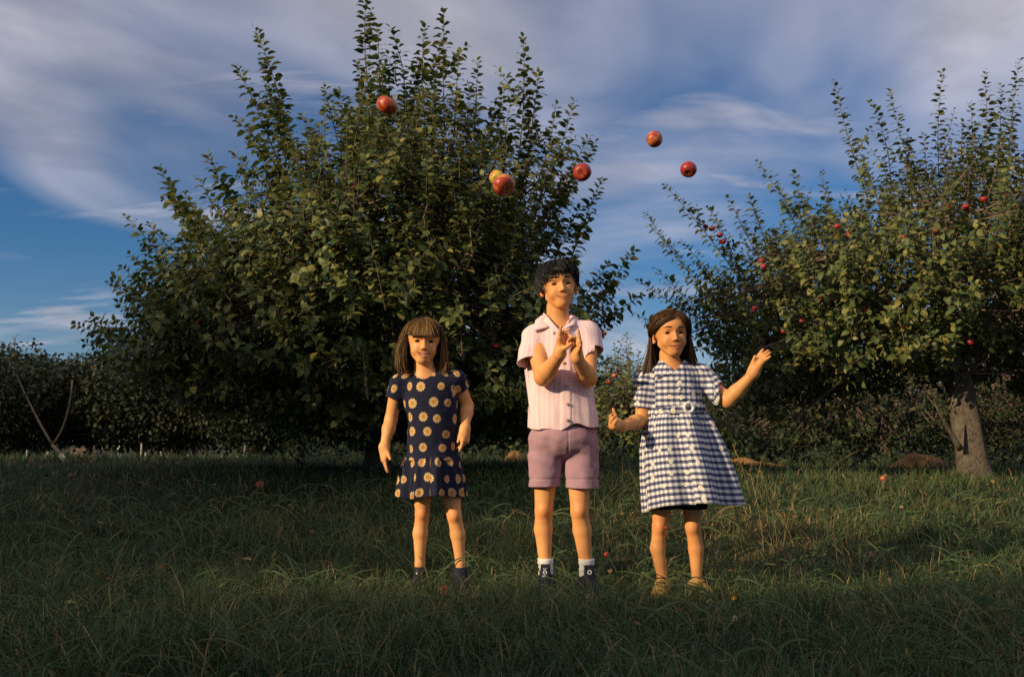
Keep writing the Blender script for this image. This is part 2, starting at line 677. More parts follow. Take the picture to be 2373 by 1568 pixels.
# ------------------------------------------------------------------ trees
# unit leaf: length along +Y, width along X, face up +Z, folded along the midrib and drooping to the tip
LEAF = np.array([
    (0.0, 0.0, 0.0),
    (-0.46, 0.30, 0.055), (0.0, 0.30, 0.015), (0.46, 0.30, 0.055),
    (-0.40, 0.68, -0.05), (0.0, 0.66, -0.10), (0.40, 0.68, -0.05),
    (0.0, 1.0, -0.34)])
LEAF_F = [(0, 2, 1), (0, 3, 2), (1, 2, 5), (1, 5, 4), (2, 3, 6), (2, 6, 5), (4, 5, 7), (5, 6, 7)]


def leaf_frames(D, N):
    D = D / (np.linalg.norm(D, axis=1)[:, None] + 1e-9)
    S = np.cross(D, N)
    S /= np.linalg.norm(S, axis=1)[:, None] + 1e-9
    N2 = np.cross(S, D)
    return S, D, N2


def leaves_mesh(name, B, D, N, L, tint, aspect=0.70):
    S, D, N2 = leaf_frames(D, N)
    n = len(B)
    v = (B[:, None, :] + LEAF[None, :, 0:1] * (S * (L * aspect)[:, None])[:, None, :]
         + LEAF[None, :, 1:2] * (D * L[:, None])[:, None, :]
         + LEAF[None, :, 2:3] * (N2 * L[:, None])[:, None, :]).reshape(-1, 3)
    o = np.arange(n)[:, None] * 8
    f = np.concatenate([o + np.array([q]) for q in LEAF_F])
    me = mesh_from(name, v, f, smooth=True)
    add_attr(me, 'tint', np.repeat(tint, 8))
    return me


def leaf_col(b):
    t = b.attr('tint')
    return b.ramp(t, [(0.0, (0.026, 0.050, 0.018)), (0.35, (0.066, 0.100, 0.028)), (0.7, (0.155, 0.172, 0.042)), (1.0, (0.32, 0.27, 0.065))])


M_leaf = principled('apple_leaf', leaf_col, 0.5, 0.35, transl=0.30)


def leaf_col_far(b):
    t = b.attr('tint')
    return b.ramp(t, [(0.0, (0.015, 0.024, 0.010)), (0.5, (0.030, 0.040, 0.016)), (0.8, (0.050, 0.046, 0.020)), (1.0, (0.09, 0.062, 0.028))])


M_leaf_far = principled('far_leaf', leaf_col_far, 0.6, 0.2, transl=0.15)  # leaf colour darkened to carry the shade of the far rows


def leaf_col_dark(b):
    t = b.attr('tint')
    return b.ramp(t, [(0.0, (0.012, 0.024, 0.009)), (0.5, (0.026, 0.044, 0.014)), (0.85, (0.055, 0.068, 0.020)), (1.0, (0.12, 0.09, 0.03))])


M_leaf_dark = principled('dark_leaf', leaf_col_dark, 0.6, 0.2, transl=0.15)  # darker green copy of the leaf, shade of low foliage put into the colour


def bark_col(b):
    g = b.n('ShaderNodeTexCoord').outputs['Object']
    x, y, z = b.sep(g)
    v = b.comb(b.m('MULTIPLY', x, 3.0), b.m('MULTIPLY', y, 3.0), z)
    n = b.noise(v, 16.0, 5, 0.7)
    n2 = b.noise(g, 5.0, 3, 0.6)
    c = b.ramp(n, [(0.32, (0.055, 0.042, 0.03)), (0.55, (0.135, 0.105, 0.075)), (0.75, (0.22, 0.18, 0.13))])
    return b.mix(b.smooth(n2, 0.52, 0.7), c, (0.17, 0.17, 0.12))


def bark_bump(b):
    g = b.n('ShaderNodeTexCoord').outputs['Object']
    x, y, z = b.sep(g)
    v = b.comb(b.m('MULTIPLY', x, 3.0), b.m('MULTIPLY', y, 3.0), z)
    return b.noise(v, 22.0, 5, 0.75), 0.02


M_bark = principled('bark', bark_col, 0.9, 0.15, bump=bark_bump)
M_twig = principled('twig_bark', (0.16, 0.11, 0.085), 0.8, 0.2)


def in_poly(x, z, poly):
    inside = np.zeros(len(x), bool)
    j = len(poly) - 1
    for i in range(len(poly)):
        xi, zi = poly[i]
        xj, zj = poly[j]
        c = ((zi > z) != (zj > z)) & (x < (xj - xi) * (z - zi) / (zj - zi + 1e-12) + xi)
        inside ^= c
        j = i
    return inside


def shoot_leaves(p0, p1, rg, spacing, size, bow=0.06, start=0.12, thin=1.0):
    """leaves spiralling up a straight shoot from p0 to p1; also returns the stem"""
    d = p1 - p0
    Ln = np.linalg.norm(d)
    n = max(4, int(Ln / spacing))
    t = np.linspace(start, 1.0, n) + rg.normal(0, 0.006, n)
    ax = d / Ln
    s0 = unit(np.cross(ax, V3(0.3, 0.9, 0.2)))
    s1 = np.cross(ax, s0)
    bend = s0 * rg.normal(0, bow) + s1 * rg.normal(0, bow)
    tt = np.linspace(0, 1, 6)
    stem = p0 + np.outer(tt, d) + np.outer(tt * (1 - tt) * Ln, bend)
    B = p0 + np.outer(t, d) + np.outer(t * (1 - t) * Ln, bend)
    phi = np.arange(n) * 2.39996 + rg.uniform(0, 6.28) + rg.normal(0, 0.25, n)
    rad = np.cos(phi)[:, None] * s0 + np.sin(phi)[:, None] * s1
    up = np.clip(0.35 + 0.75 * np.clip(t - 0.75, 0, 1) * 4, 0, 1.4)[:, None]
    D = rad + ax * up + rg.normal(0, 0.16, (n, 3))
    N = ax * 0.7 + V3(0, 0, 0.45) + rad * 0.25 + rg.normal(0, 0.28, (n, 3))
    L = size * (1.08 - 0.45 * np.clip(t - 0.7, 0, 1) / 0.3) * rg.uniform(0.72, 1.2, n)
    B = B + D / np.linalg.norm(D, axis=1)[:, None] * (0.16 * L)[:, None]
    if thin < 1.0:
        k = rg.random(n) < thin
        B, D, N, L = B[k], D[k], N[k], L[k]
    return B, D, N, L, stem


def bez(p0, p1, p2, n=8):
    t = np.linspace(0, 1, n)[:, None]
    return (1 - t) ** 2 * p0 + 2 * t * (1 - t) * p1 + t ** 2 * p2


def orchard_tree(name, label, y0, poly_px, ry, trunk_px, trunk_r, shoots_px, n_shoots, leaf, spacing, seed, leaf_objects=0,
                 limbs=7, trunk_top=None, group=None, mat=None, shoot_len=(0.22, 0.5), lean=None, core=0.35):
    rg = np.random.default_rng(seed)
    poly = [(W(u, v, y0)[0], W(u, v, y0)[2]) for u, v in poly_px]
    px = np.array([p[0] for p in poly])
    pz = np.array([p[1] for p in poly])
    c = V3(0.5 * (px.min() + px.max()), y0, 0.45 * pz.min() + 0.55 * pz.max() - 0.15)
    # crown volume: the outline swept through depth, shrinking to front and back
    pts = []
    need = n_shoots
    while need > 0:
        m = need * 6
        x = rg.uniform(px.min(), px.max(), m)
        z = rg.uniform(pz.min(), pz.max(), m)
        t = rg.uniform(-1, 1, m)
        s = np.sqrt(1 - t ** 2) * 0.94 + 0.06
        wob = 1 + 0.10 * vnoise(np.stack([x * 2, z * 2, t * 3], -1), seed)
        xx = c[0] + (x - c[0]) / s * wob
        zz_ = c[2] + (z - c[2]) / s * wob
        ok = in_poly(xx, zz_, poly)
        # most growth sits near the outside of the crown
        x2 = c[0] + (xx - c[0]) * 1.45
        z2 = c[2] + (zz_ - c[2]) * 1.45
        outer = ~in_poly(x2, z2, poly) | (np.abs(t) > 0.62)
        ok &= outer | (rg.random(m) < core)
        y = y0 + t * ry
        ok &= z > zg(x, y) + 0.22
        got = np.stack([x, y, z], -1)[ok][:need]
        pts.append(got)
        need -= len(got)
    pts = np.concatenate(pts)
    Bs, Ds, Ns, Ls, stems = [], [], [], [], []
    for p in pts:
        out = (p - c) / np.array([np.ptp(px) * 0.5, ry, np.ptp(pz) * 0.5])
        hz = (p[2] - pz.min()) / np.ptp(pz)
        d = unit(out * 0.75 + V3(0, 0, 0.25 + 0.75 * hz) + rg.normal(0, 0.28, 3))
        ln = rg.uniform(*shoot_len)
        r = shoot_leaves(p - d * ln * 0.75, p + d * ln * 0.25, rg, spacing, leaf, 0.15, 0.05)
        Bs.append(r[0]); Ds.append(r[1]); Ns.append(r[2]); Ls.append(r[3]); stems.append((r[4], 0.004))
    nat = sum(len(b) for b in Bs)
    for s in shoots_px:
        u0, v0, u1, v1 = s[:4]
        dy = s[4] if len(s) > 4 else rg.uniform(-0.45, 0.25)
        p1 = W(u0, v0, y0 + dy)
        p0 = W(u1, v1, y0 + dy + rg.uniform(-0.05, 0.15))
        d = p1 - p0
        p0 = p0 - d * 0.25
        r = shoot_leaves(p0, p1, rg, spacing * 0.72, leaf * 1.08, 0.10, 0.05)
        Bs.append(r[0]); Ds.append(r[1]); Ns.append(r[2]); Ls.append(r[3]); stems.append((r[4], 0.006))
        for q in range(2):   # side spurs
            t = rg.uniform(0.15, 0.6)
            pm = p0 + (p1 - p0) * t
            dd = unit(unit(d) + rg.normal(0, 0.4, 3)) * np.linalg.norm(d) * rg.uniform(0.2, 0.42)
            r = shoot_leaves(pm, pm + dd, rg, spacing * 0.9, leaf * 0.95, 0.1, 0.1)
            Bs.append(r[0]); Ds.append(r[1]); Ns.append(r[2]); Ls.append(r[3]); stems.append((r[4], 0.004))
    B = np.concatenate(Bs); D = np.concatenate(Ds); N = np.concatenate(Ns); L = np.concatenate(Ls)
    tint = np.clip(rg.normal(0.52, 0.24, len(B)) + 0.10 * vnoise(B * 1.7, seed + 2), 0.02, 0.9)
    odd = rg.random(len(B)) < 0.025
    tint[odd] = rg.uniform(0.85, 1.0, odd.sum())
    base = W(trunk_px[0], trunk_px[1], trunk_px[2])
    base[2] = float(zg(base[0], base[1]))
    root = empty(name, base, label, 'tree', group)
    # trunk and limbs
    top = base + V3(0, 0, 0.75) if trunk_top is None else W(*trunk_top)
    n = 26
    t = np.linspace(0, 1, n)
    P = np.outer(1 - t, base - V3(0, 0, 0.12)) + np.outer(t, top)
    P[:, 0] += 0.03 * np.sin(t * 3.0) * (1 if trunk_top is None else 0.4)
    R = trunk_r * (1 + 0.45 * np.exp(-t * 9)) * (1 - 0.18 * t)
    sides = 28
    tv, tf = tube(P, R, sides)
    cen = np.repeat(P, sides, axis=0)
    rad = tv - cen
    ang = np.tile(np.arange(sides), n)
    nz = vnoise(np.stack([np.cos(ang / sides * 2 * np.pi) * 3.2, np.sin(ang / sides * 2 * np.pi) * 3.2, cen[:, 2] * 4], -1), seed)
    nz2 = vnoise(np.stack([np.cos(ang / sides * 2 * np.pi) * 7, np.sin(ang / sides * 2 * np.pi) * 7, cen[:, 2] * 9], -1), seed + 1)
    tv = cen + rad * (1 + 0.12 * nz + 0.07 * nz2)[:, None]
    link('trunk', mesh_from('trunk', local(base, tv), tf), M_bark, root)
    nodes = [top]
    for k in range(limbs):
        q = pts[rg.integers(len(pts))]
        a = 2 * math.pi * k / limbs + rg.uniform(-0.3, 0.3)
        end = c + V3(math.cos(a) * np.ptp(px) * 0.24, math.sin(a) * ry * 0.45, np.ptp(pz) * rg.uniform(0.02, 0.2))
        mid = 0.5 * (top + end) + V3(0, 0, -0.05) + V3(math.cos(a), math.sin(a), 0) * 0.15
        P = bez(top - V3(0, 0, 0.08), mid, end, 10)
        v, f = tube(P, np.linspace(trunk_r * 0.55, 0.018, 10), 9)
        link('limb', mesh_from('limb', local(base, v), f), M_bark, root)
        nodes += [P[4], P[6], P[8], P[9]]
    nodes = np.array(nodes)
    tw = []
    for k, (st, r) in enumerate(stems):
        tw.append(tube(st, np.linspace(r, 0.0014, len(st)), 4, cap=False))
        if k % 3 == 0:
            j = np.argmin(np.linalg.norm(nodes - st[0], axis=1))
            a_, b_ = nodes[j], st[0]
            tw.append(tube(bez(a_, 0.5 * (a_ + b_) + V3(0, 0, -0.06), b_, 6), np.linspace(0.014, r, 6), 5, cap=False))
    v, f = join(tw)
    o = link('twigs', mesh_from('twigs', local(base, v), f), M_twig, root)
    o['kind'] = 'stuff'
    # the leaves that show largest are single parts, the rest one mass
    sel = np.zeros(len(B), bool)
    if leaf_objects:
        cand = np.arange(nat, len(B))
        vis = L[cand] / B[cand, 1]
        sel[cand[np.argsort(-vis)[:leaf_objects]]] = True
    o = link('leaves', leaves_mesh('leaves', local(base, B[~sel]), D[~sel], N[~sel], L[~sel], tint[~sel]), mat or M_leaf, root)
    o['kind'] = 'stuff'
    if leaf_objects:
        S, Dn, N2 = leaf_frames(D[sel], N[sel])
        Bl, Ll, tl = local(base, B[sel]), L[sel], tint[sel]
        variants = []
        for q in range(6):
            me = mesh_from('leaf', LEAF * np.array([1, 1, 1]) + (np.random.default_rng(q).normal(0, 0.025, LEAF.shape) * np.array([1, 0.3, 1])), np.array(LEAF_F))
            add_attr(me, 'tint', np.full(8, 0.22 + 0.11 * q))
            me.materials.append(mat or M_leaf)
            variants.append(me)
        for k in range(len(Bl)):
            me = variants[int(np.clip((tl[k] - 0.17) / 0.11, 0, 5))]
            o = bpy.data.objects.new('leaf', me)
            coll.objects.link(o)
            o.parent = root
            M = Matrix.Identity(4)
            for r in range(3):
                M[r][0] = S[k][r] * Ll[k] * 0.70
                M[r][1] = Dn[k][r] * Ll[k]
                M[r][2] = N2[k][r] * Ll[k]
                M[r][3] = Bl[k][r]
            o.matrix_basis = M
    return root, pts, c


main_poly = [(285, 835), (345, 725), (395, 645), (470, 568), (535, 525), (600, 485), (660, 455), (715, 410), (775, 350), (835, 275), (905, 262),
             (1000, 258), (1080, 290), (1150, 340), (1220, 380), (1290, 410), (1300, 450), (1275, 520), (1262, 590), (1300, 665), (1375, 715),
             (1400, 755), (1380, 820), (1380, 930), (1368, 1030), (1150, 1050), (930, 1035), (760, 1055), (620, 1030), (480, 960), (400, 915), (320, 870)]
main_shoots = [(592, 68, 655, 270), (548, 152, 625, 330), (543, 272, 640, 390), (540, 352, 650, 460), (370, 390, 450, 540), (462, 410, 530, 520),
               (497, 392, 560, 500), (288, 500, 385, 620), (252, 655, 370, 730), (172, 752, 300, 815), (205, 745, 290, 790), (330, 610, 430, 690),
               (752, 200, 790, 350), (700, 268, 760, 380), (780, 205, 820, 340), (852, -40, 860, 200), (905, 66, 925, 250), (828, 150, 860, 300),
               (985, 60, 985, 250), (1028, 20, 1030, 250), (1065, 120, 1055, 280), (1108, 138, 1100, 310), (1212, 88, 1200, 340),
               (1250, 163, 1225, 360), (1288, 245, 1245, 410), (1330, 235, 1265, 430), (1362, 318, 1290, 460), (1378, 330, 1300, 470),
               (1395, 418, 1325, 600), (1345, 480, 1290, 600), (1470, 580, 1375, 700), (1440, 640, 1360, 730), (1487, 684, 1395, 735),
               (1340, 560, 1300, 680), (610, 180, 660, 330), (640, 245, 690, 390), (875, 60, 880, 240), (955, 150, 960, 300), (1165, 200, 1150, 340),
               (930, 330, 960, 470, -1.2), (1040, 380, 1060, 520, -1.25), (860, 420, 880, 560, -1.2), (1160, 360, 1150, 500, -1.1),
               (760, 450, 790, 580, -1.1), (1240, 520, 1220, 650, -1.0), (1000, 640, 1000, 760, -1.3), (1130, 640, 1140, 760, -1.25),
               (1060, 690, 1070, 800, -1.3), (900, 640, 910, 760, -1.25), (1330, 600, 1290, 740, -0.6), (840, 800, 850, 900, -1.3),
               (430, 445, 490, 570), (405, 470, 470, 580), (560, 395, 610, 500), (610, 330, 670, 450), (665, 300, 710, 430), (720, 330, 750, 440), (800, 250, 830, 370),
               (840, 190, 860, 320), (890, 150, 905, 300), (940, 210, 950, 330), (1010, 130, 1010, 290), (1085, 215, 1080, 340), (1140, 250, 1130, 370), (1185, 230, 1175, 370),
               (1235, 270, 1215, 400), (1300, 320, 1260, 440), (1340, 390, 1280, 500), (1310, 450, 1270, 560), (330, 560, 410, 660), (285, 620, 380, 700), (270, 700, 360, 770),
               (235, 770, 330, 830), (1410, 610, 1340, 710), (1420, 690, 1350, 760), (1430, 740, 1360, 790), (880, 250, 890, 380), (980, 300, 985, 420, -1.0), (820, 330, 840, 450, -0.9),
               (1090, 430, 1095, 560, -1.2), (700, 480, 730, 600, -1.1), (600, 520, 640, 640, -1.0), (500, 590, 550, 700, -0.9), (950, 500, 960, 630, -1.3), (1200, 450, 1190, 570, -1.0),
               (300, 590, 390, 680), (345, 520, 420, 620), (390, 420, 470, 560), (445, 480, 520, 590), (520, 440, 580, 540), (215, 735, 310, 800), (260, 640, 350, 720), (190, 790, 290, 840),
               (235, 830, 330, 860), (580, 300, 650, 440), (620, 210, 670, 360), (310, 650, 400, 730), (480, 360, 550, 490)]
main_tree, main_pts, main_c = orchard_tree(
    'apple_tree', 'tall spreading apple tree with upright leafy shoots right behind the three children', 7.3, main_poly, 1.55,
    (868, 1088, 7.3), 0.10, main_shoots, 2250, 0.063, 0.018, 31, leaf_objects=300)

right_poly = [(1590, 690), (1570, 640), (1660, 600), (1700, 560), (1790, 530), (1870, 500), (1960, 440), (2060, 400), (2160, 370), (2290, 340), (2420, 320),
              (2600, 450), (2700, 700), (2640, 900), (2480, 930), (2330, 870), (2200, 870), (2130, 890), (1990, 930), (1850, 960), (1730, 970),
              (1640, 930), (1640, 880), (1650, 800), (1600, 740)]
right_shoots = [(1932, 184, 2005, 430), (1540, 428, 1670, 590), (1498, 494, 1630, 660), (1752, 372, 1850, 500), (2018, 236, 2055, 410), (2062, 206, 2120, 400),
                (2185, 165, 2180, 390), (2282, 165, 2280, 390), (2362, 140, 2340, 360), (1688, 456, 1745, 570), (1735, 455, 1770, 560), (1905, 400, 1935, 530),
                (1520, 622, 1620, 720), (1478, 650, 1590, 720), (1472, 728, 1560, 770), (2140, 310, 2150, 430), (2230, 290, 2230, 420), (1840, 395, 1880, 520),
                (2320, 200, 2310, 380), (1985, 330, 2030, 450), (2420, 120, 2400, 360), (2100, 330, 2120, 430), (1580, 560, 1660, 660),
                (1800, 430, 1850, 540), (1640, 480, 1700, 600), (2250, 240, 2250, 400), (1790, 600, 1830, 720, -1.2), (1950, 560, 1980, 680, -1.2),
                (2080, 520, 2090, 650, -1.2), (2230, 500, 2230, 640, -1.2), (1720, 660, 1750, 780, -1.0), (1880, 700, 1900, 820, -1.3)]
right_tree, right_pts, right_c = orchard_tree(
    'apple_tree', 'apple tree with a thick bare grey trunk and many red apples beside the checked dress', 8.9, right_poly, 1.75,
    (2264, 1112, 7.9), 0.125, right_shoots, 2250, 0.061, 0.021, 57, leaf_objects=260, trunk_top=(2215, 860, 8.3))
# dead stub on the thick trunk
sb = bez(W(2226, 1040, 7.9), W(2200, 1000, 7.85), W(2166, 935, 7.8), 7)
v_, f_ = tube(sb, np.linspace(0.026, 0.005, 7), 8)
link('broken_branch', mesh_from('broken_branch', local(right_tree.location, v_), f_), M_bark, right_tree)
orchard_tree('apple_tree', 'smaller sunlit apple tree far back between the pink shirt and the checked dress', 13.5,
             [(1330, 900), (1385, 850), (1420, 815), (1470, 835), (1530, 870), (1600, 900), (1700, 930), (1720, 1040), (1500, 1050), (1330, 1045)], 1.3,
             (1500, 1068, 13.5), 0.07,
             [(1452, 768, 1455, 850), (1425, 800, 1430, 870), (1405, 830, 1415, 890), (1480, 815, 1480, 880), (1500, 840, 1500, 900), (1540, 850, 1530, 910),
              (1440, 790, 1440, 860)],
             560, 0.070, 0.036, 71, limbs=5)
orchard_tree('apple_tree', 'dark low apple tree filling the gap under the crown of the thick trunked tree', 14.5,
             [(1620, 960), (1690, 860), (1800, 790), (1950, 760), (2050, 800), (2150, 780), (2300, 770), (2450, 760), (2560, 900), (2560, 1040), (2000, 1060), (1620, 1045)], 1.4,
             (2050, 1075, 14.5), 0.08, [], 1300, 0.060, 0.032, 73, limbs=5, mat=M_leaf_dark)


# ------------------------------------------------------------------ far orchard rows (copies of two trees)
def far_tree(seed, w, h):
    rg = np.random.default_rng(seed)
    n = 11000
    p = rg.normal(0, 1, (n, 3))
    p /= np.linalg.norm(p, axis=1)[:, None]
    r = rg.random(n) ** 0.45
    lump = 1 + 0.22 * vnoise(p * 2.4, seed) + 0.12 * vnoise(p * 5, seed + 1)
    p = p * (r * lump)[:, None]
    B = p * np.array([w * 0.5, w * 0.5, h * 0.45]) + np.array([0, 0, h * 0.56])
    D = rg.normal(0, 1, (n, 3)) + p * 0.8 + np.array([0, 0, -0.2])
    N = rg.normal(0, 0.6, (n, 3)) + np.array([0, 0, 1.0])
    tint = np.clip(rg.normal(0.5, 0.2, n) + 0.25 * vnoise(p * 3, seed + 4), 0, 1)
    me = leaves_mesh('leaves', B, D, N, rg.uniform(0.07, 0.125, n), tint, 0.7)
    v, f = tube(np.array([(0.02, 0, -0.15), (0, 0, 0.3), (0.05, 0.02, h * 0.3), (-0.05, 0, h * 0.55)]), [0.07, 0.055, 0.045, 0.02], 8)
    tr = mesh_from('trunk', v, f)
    return me, tr


M_pale_bark = principled('pale_bark', lambda b: b.ramp(b.noise(b.n('ShaderNodeTexCoord').outputs['Object'], 18, 4, 0.7),
                         [(0.35, (0.22, 0.19, 0.15)), (0.65, (0.52, 0.47, 0.38))]), 0.9, 0.1)
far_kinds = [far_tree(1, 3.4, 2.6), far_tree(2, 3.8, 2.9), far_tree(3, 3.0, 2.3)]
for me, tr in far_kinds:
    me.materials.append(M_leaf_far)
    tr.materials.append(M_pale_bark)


def place_far(x, y, s, kind, rot, label, group):
    loc = V3(x, y, float(zg(x, y)))
    root = empty('orchard_tree', loc, label, 'tree', group)
    root.rotation_euler = (0, 0, rot)
    root.scale = (s, s, s)
    me, tr = far_kinds[kind]
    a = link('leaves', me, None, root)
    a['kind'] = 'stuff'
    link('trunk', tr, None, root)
    return root


rf = np.random.default_rng(3)
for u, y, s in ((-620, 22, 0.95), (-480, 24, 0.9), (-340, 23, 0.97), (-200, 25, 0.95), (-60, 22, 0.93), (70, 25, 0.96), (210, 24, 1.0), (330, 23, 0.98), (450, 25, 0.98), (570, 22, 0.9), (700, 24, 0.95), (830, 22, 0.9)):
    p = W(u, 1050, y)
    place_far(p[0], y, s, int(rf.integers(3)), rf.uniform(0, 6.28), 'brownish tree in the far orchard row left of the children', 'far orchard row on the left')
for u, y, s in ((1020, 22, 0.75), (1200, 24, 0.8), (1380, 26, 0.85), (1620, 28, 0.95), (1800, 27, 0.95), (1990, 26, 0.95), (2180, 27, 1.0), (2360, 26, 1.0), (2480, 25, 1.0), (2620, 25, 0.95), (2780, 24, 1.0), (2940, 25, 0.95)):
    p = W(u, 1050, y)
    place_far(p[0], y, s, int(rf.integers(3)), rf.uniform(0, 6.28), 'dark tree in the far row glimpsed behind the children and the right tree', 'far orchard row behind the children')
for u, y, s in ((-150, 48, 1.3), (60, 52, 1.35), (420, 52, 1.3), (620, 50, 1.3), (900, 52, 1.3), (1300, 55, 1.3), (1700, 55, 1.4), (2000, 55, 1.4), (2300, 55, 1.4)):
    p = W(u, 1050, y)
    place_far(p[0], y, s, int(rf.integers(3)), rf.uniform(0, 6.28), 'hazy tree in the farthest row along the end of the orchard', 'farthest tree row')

# tall trees on the near side of the meadow, behind the photographer, that keep the sun off the turf
SD = np.array([math.sin(SUN_AZ), math.cos(SUN_AZ)])
PD = np.array([math.cos(SUN_AZ), -math.sin(SUN_AZ)])
SHADE_S = -8.0
cp = np.array([(-11, 6.3), (-7.5, 6.0), (-5.4, 5.85), (-4.5, 5.1), (-3.85, 4.25), (-3.45, 4.05), (-3.06, 4.2), (-2.75, 4.32), (-2.1, 5.0), (-1.2, 5.6), (1.0, 5.8), (4.0, 6.0)])
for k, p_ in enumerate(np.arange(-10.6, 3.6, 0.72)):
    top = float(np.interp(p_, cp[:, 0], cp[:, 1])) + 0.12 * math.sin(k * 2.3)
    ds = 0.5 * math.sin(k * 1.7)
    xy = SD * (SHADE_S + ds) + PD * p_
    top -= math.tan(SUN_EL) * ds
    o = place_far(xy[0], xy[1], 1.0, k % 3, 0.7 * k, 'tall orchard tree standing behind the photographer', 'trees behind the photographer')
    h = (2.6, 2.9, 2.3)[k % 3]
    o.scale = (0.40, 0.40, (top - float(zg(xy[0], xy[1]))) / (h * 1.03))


# ------------------------------------------------------------------ leaning young tree on the left, trunk guard painted pale
def young_tree():
    rg = np.random.default_rng(9)
    y = 9.2
    base = W(152, 1104, y)
    base[2] = float(zg(base[0], base[1]))
    root = empty('young_tree', base, 'thin leaning young tree with a forked stem and pale foot', 'tree')
    fork = W(121, 1030, y)
    v, f = tube(np.array([base - V3(0, 0, 0.03), 0.5 * (base + fork) + V3(0.004, 0, 0), fork]), [0.022, 0.018, 0.015], 9)
    link('trunk', mesh_from('trunk', local(base, v), f), M_twig_pale, root)
    g1 = base + (fork - base) * 0.42
    v, f = tube(np.array([base, base + (g1 - base) * 0.5, g1]), [0.027, 0.026, 0.024], 10)
    link('trunk_guard', mesh_from('trunk_guard', local(base, v), f), M_guard, root)
    st = []
    ends = [(W(78, 962, y), W(30, 850, y)), (W(160, 985, y), W(168, 880, y - 0.1))]
    Bs = []
    for m_, e in ends:
        P = bez(fork, m_, e, 9)
        v, f = tube(P, np.linspace(0.0115, 0.006, 9), 7)
        link('limb', mesh_from('limb', local(base, v), f), M_twig_pale, root)
    for u0, v0, u1, v1 in ((35, 780, 40, 880), (10, 800, 20, 890), (60, 810, 50, 880), (110, 822, 122, 900), (138, 826, 130, 880), (0, 830, 20, 900), (80, 850, 60, 930)):
        r = shoot_leaves(W(u1, v1, y), W(u0, v0, y), rg, 0.035, 0.07, 0.1, 0.1)
        Bs.append(r[:4])
        st.append(tube(r[4], np.linspace(0.005, 0.002, 6), 4))
    v, f = join(st)
    link('twigs', mesh_from('twigs', local(base, v), f), M_twig, root)['kind'] = 'stuff'
    B, D, N, L = (np.concatenate([b[i] for b in Bs]) for i in range(4))
    link('leaves', leaves_mesh('leaves', local(base, B), D, N, L, np.clip(rg.normal(0.3, 0.15, len(B)), 0, 1)), M_leaf, root)['kind'] = 'stuff'


M_twig_pale = principled('young_bark', (0.30, 0.21, 0.12), 0.8, 0.2)
M_guard = principled('pale_guard', lambda b: b.ramp(b.noise(b.n('ShaderNodeTexCoord').outputs['Object'], 30, 3, 0.6), [(0.35, (0.45, 0.38, 0.2)), (0.6, (0.75, 0.68, 0.45))]), 0.8, 0.2)
young_tree()

# slim pale stems of the young orchard rows under the far crowns
for k, (u, v, du, dv, y, r) in enumerate(((425, 1090, 12, -38, 15, 0.022), (257, 1100, -8, -34, 15.5, 0.02), (192, 1088, -10, -30, 17, 0.02), (98, 1078, 14, -32, 17, 0.022),
                                          (60, 1068, 3, -26, 19, 0.02), (515, 1082, -2, -28, 18, 0.02), (548, 1066, 2, -10, 20, 0.02), (326, 1040, 2, -14, 20, 0.022),
                                          (336, 1062, 1, -14, 21, 0.02), (372, 1064, 1, -18, 20, 0.018), (6, 1062, 0, -10, 22, 0.03))):
    a = W(u, v, y)
    a[2] = min(a[2], float(zg(a[0], a[1])))
    b_ = W(u + du, v + dv, y)
    P = np.array([a, 0.5 * (a + b_) + V3(0.01, 0, 0), b_])
    vv, ff = tube(P, [r, r * 0.9, r * 0.75], 8)
    o = link('sapling_stem', mesh_from('sapling_stem', local(a, vv), ff), M_pale_bark)
    o.location = a
    tag(o, 'slim pale sapling stem at the foot of the far left row', 'sapling', 'pale sapling stems')


# ------------------------------------------------------------------ weeds and low growth along the foot of the rows
def make_undergrowth():
    rg = np.random.default_rng(77)
    Bs, Ds, Ns, Ls = [], [], [], []
    for k in range(900):
        y = rg.uniform(9.6, 16.0)
        x = rg.uniform(-1, 1) * (0.54 * y + 1.0)
        if x < -0.22 * y:      # the left rows stand on mown ground
            continue
        if any(abs(x - W(u, 1050, yy)[0]) < 0.75 and y < yy + 0.5 for u, yy in ((1742, 11.5), (2130, 11.0), (1196, 11.0))):
            continue
        h = rg.uniform(0.12, 0.42) * (0.6 + 0.8 * (vnoise(np.array([[x * 0.6, y * 0.6, 0.5]]), 5)[0] * 0.5 + 0.5))
        n = int(rg.integers(10, 22))
        t = rg.random(n)
        z = float(zg(x, y))
        Bs.append(np.stack([x + rg.normal(0, 0.10, n), y + rg.normal(0, 0.10, n), z + t * h], -1))
        Ds.append(rg.normal(0, 1, (n, 3)) + np.array([0, 0, 0.5]))
        Ns.append(rg.normal(0, 0.5, (n, 3)) + np.array([0, -0.3, 1.0]))
        Ls.append(rg.uniform(0.04, 0.10, n))
    B, D, N, L = (np.concatenate(q) for q in (Bs, Ds, Ns, Ls))
    return leaves_mesh('undergrowth', B, D, N, L, np.clip(rg.normal(0.45, 0.25, len(B)), 0, 1), 0.5)


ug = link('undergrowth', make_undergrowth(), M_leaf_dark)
tag(ug, 'dark weeds and low growth along the foot of the tree rows', 'undergrowth', kind='stuff')
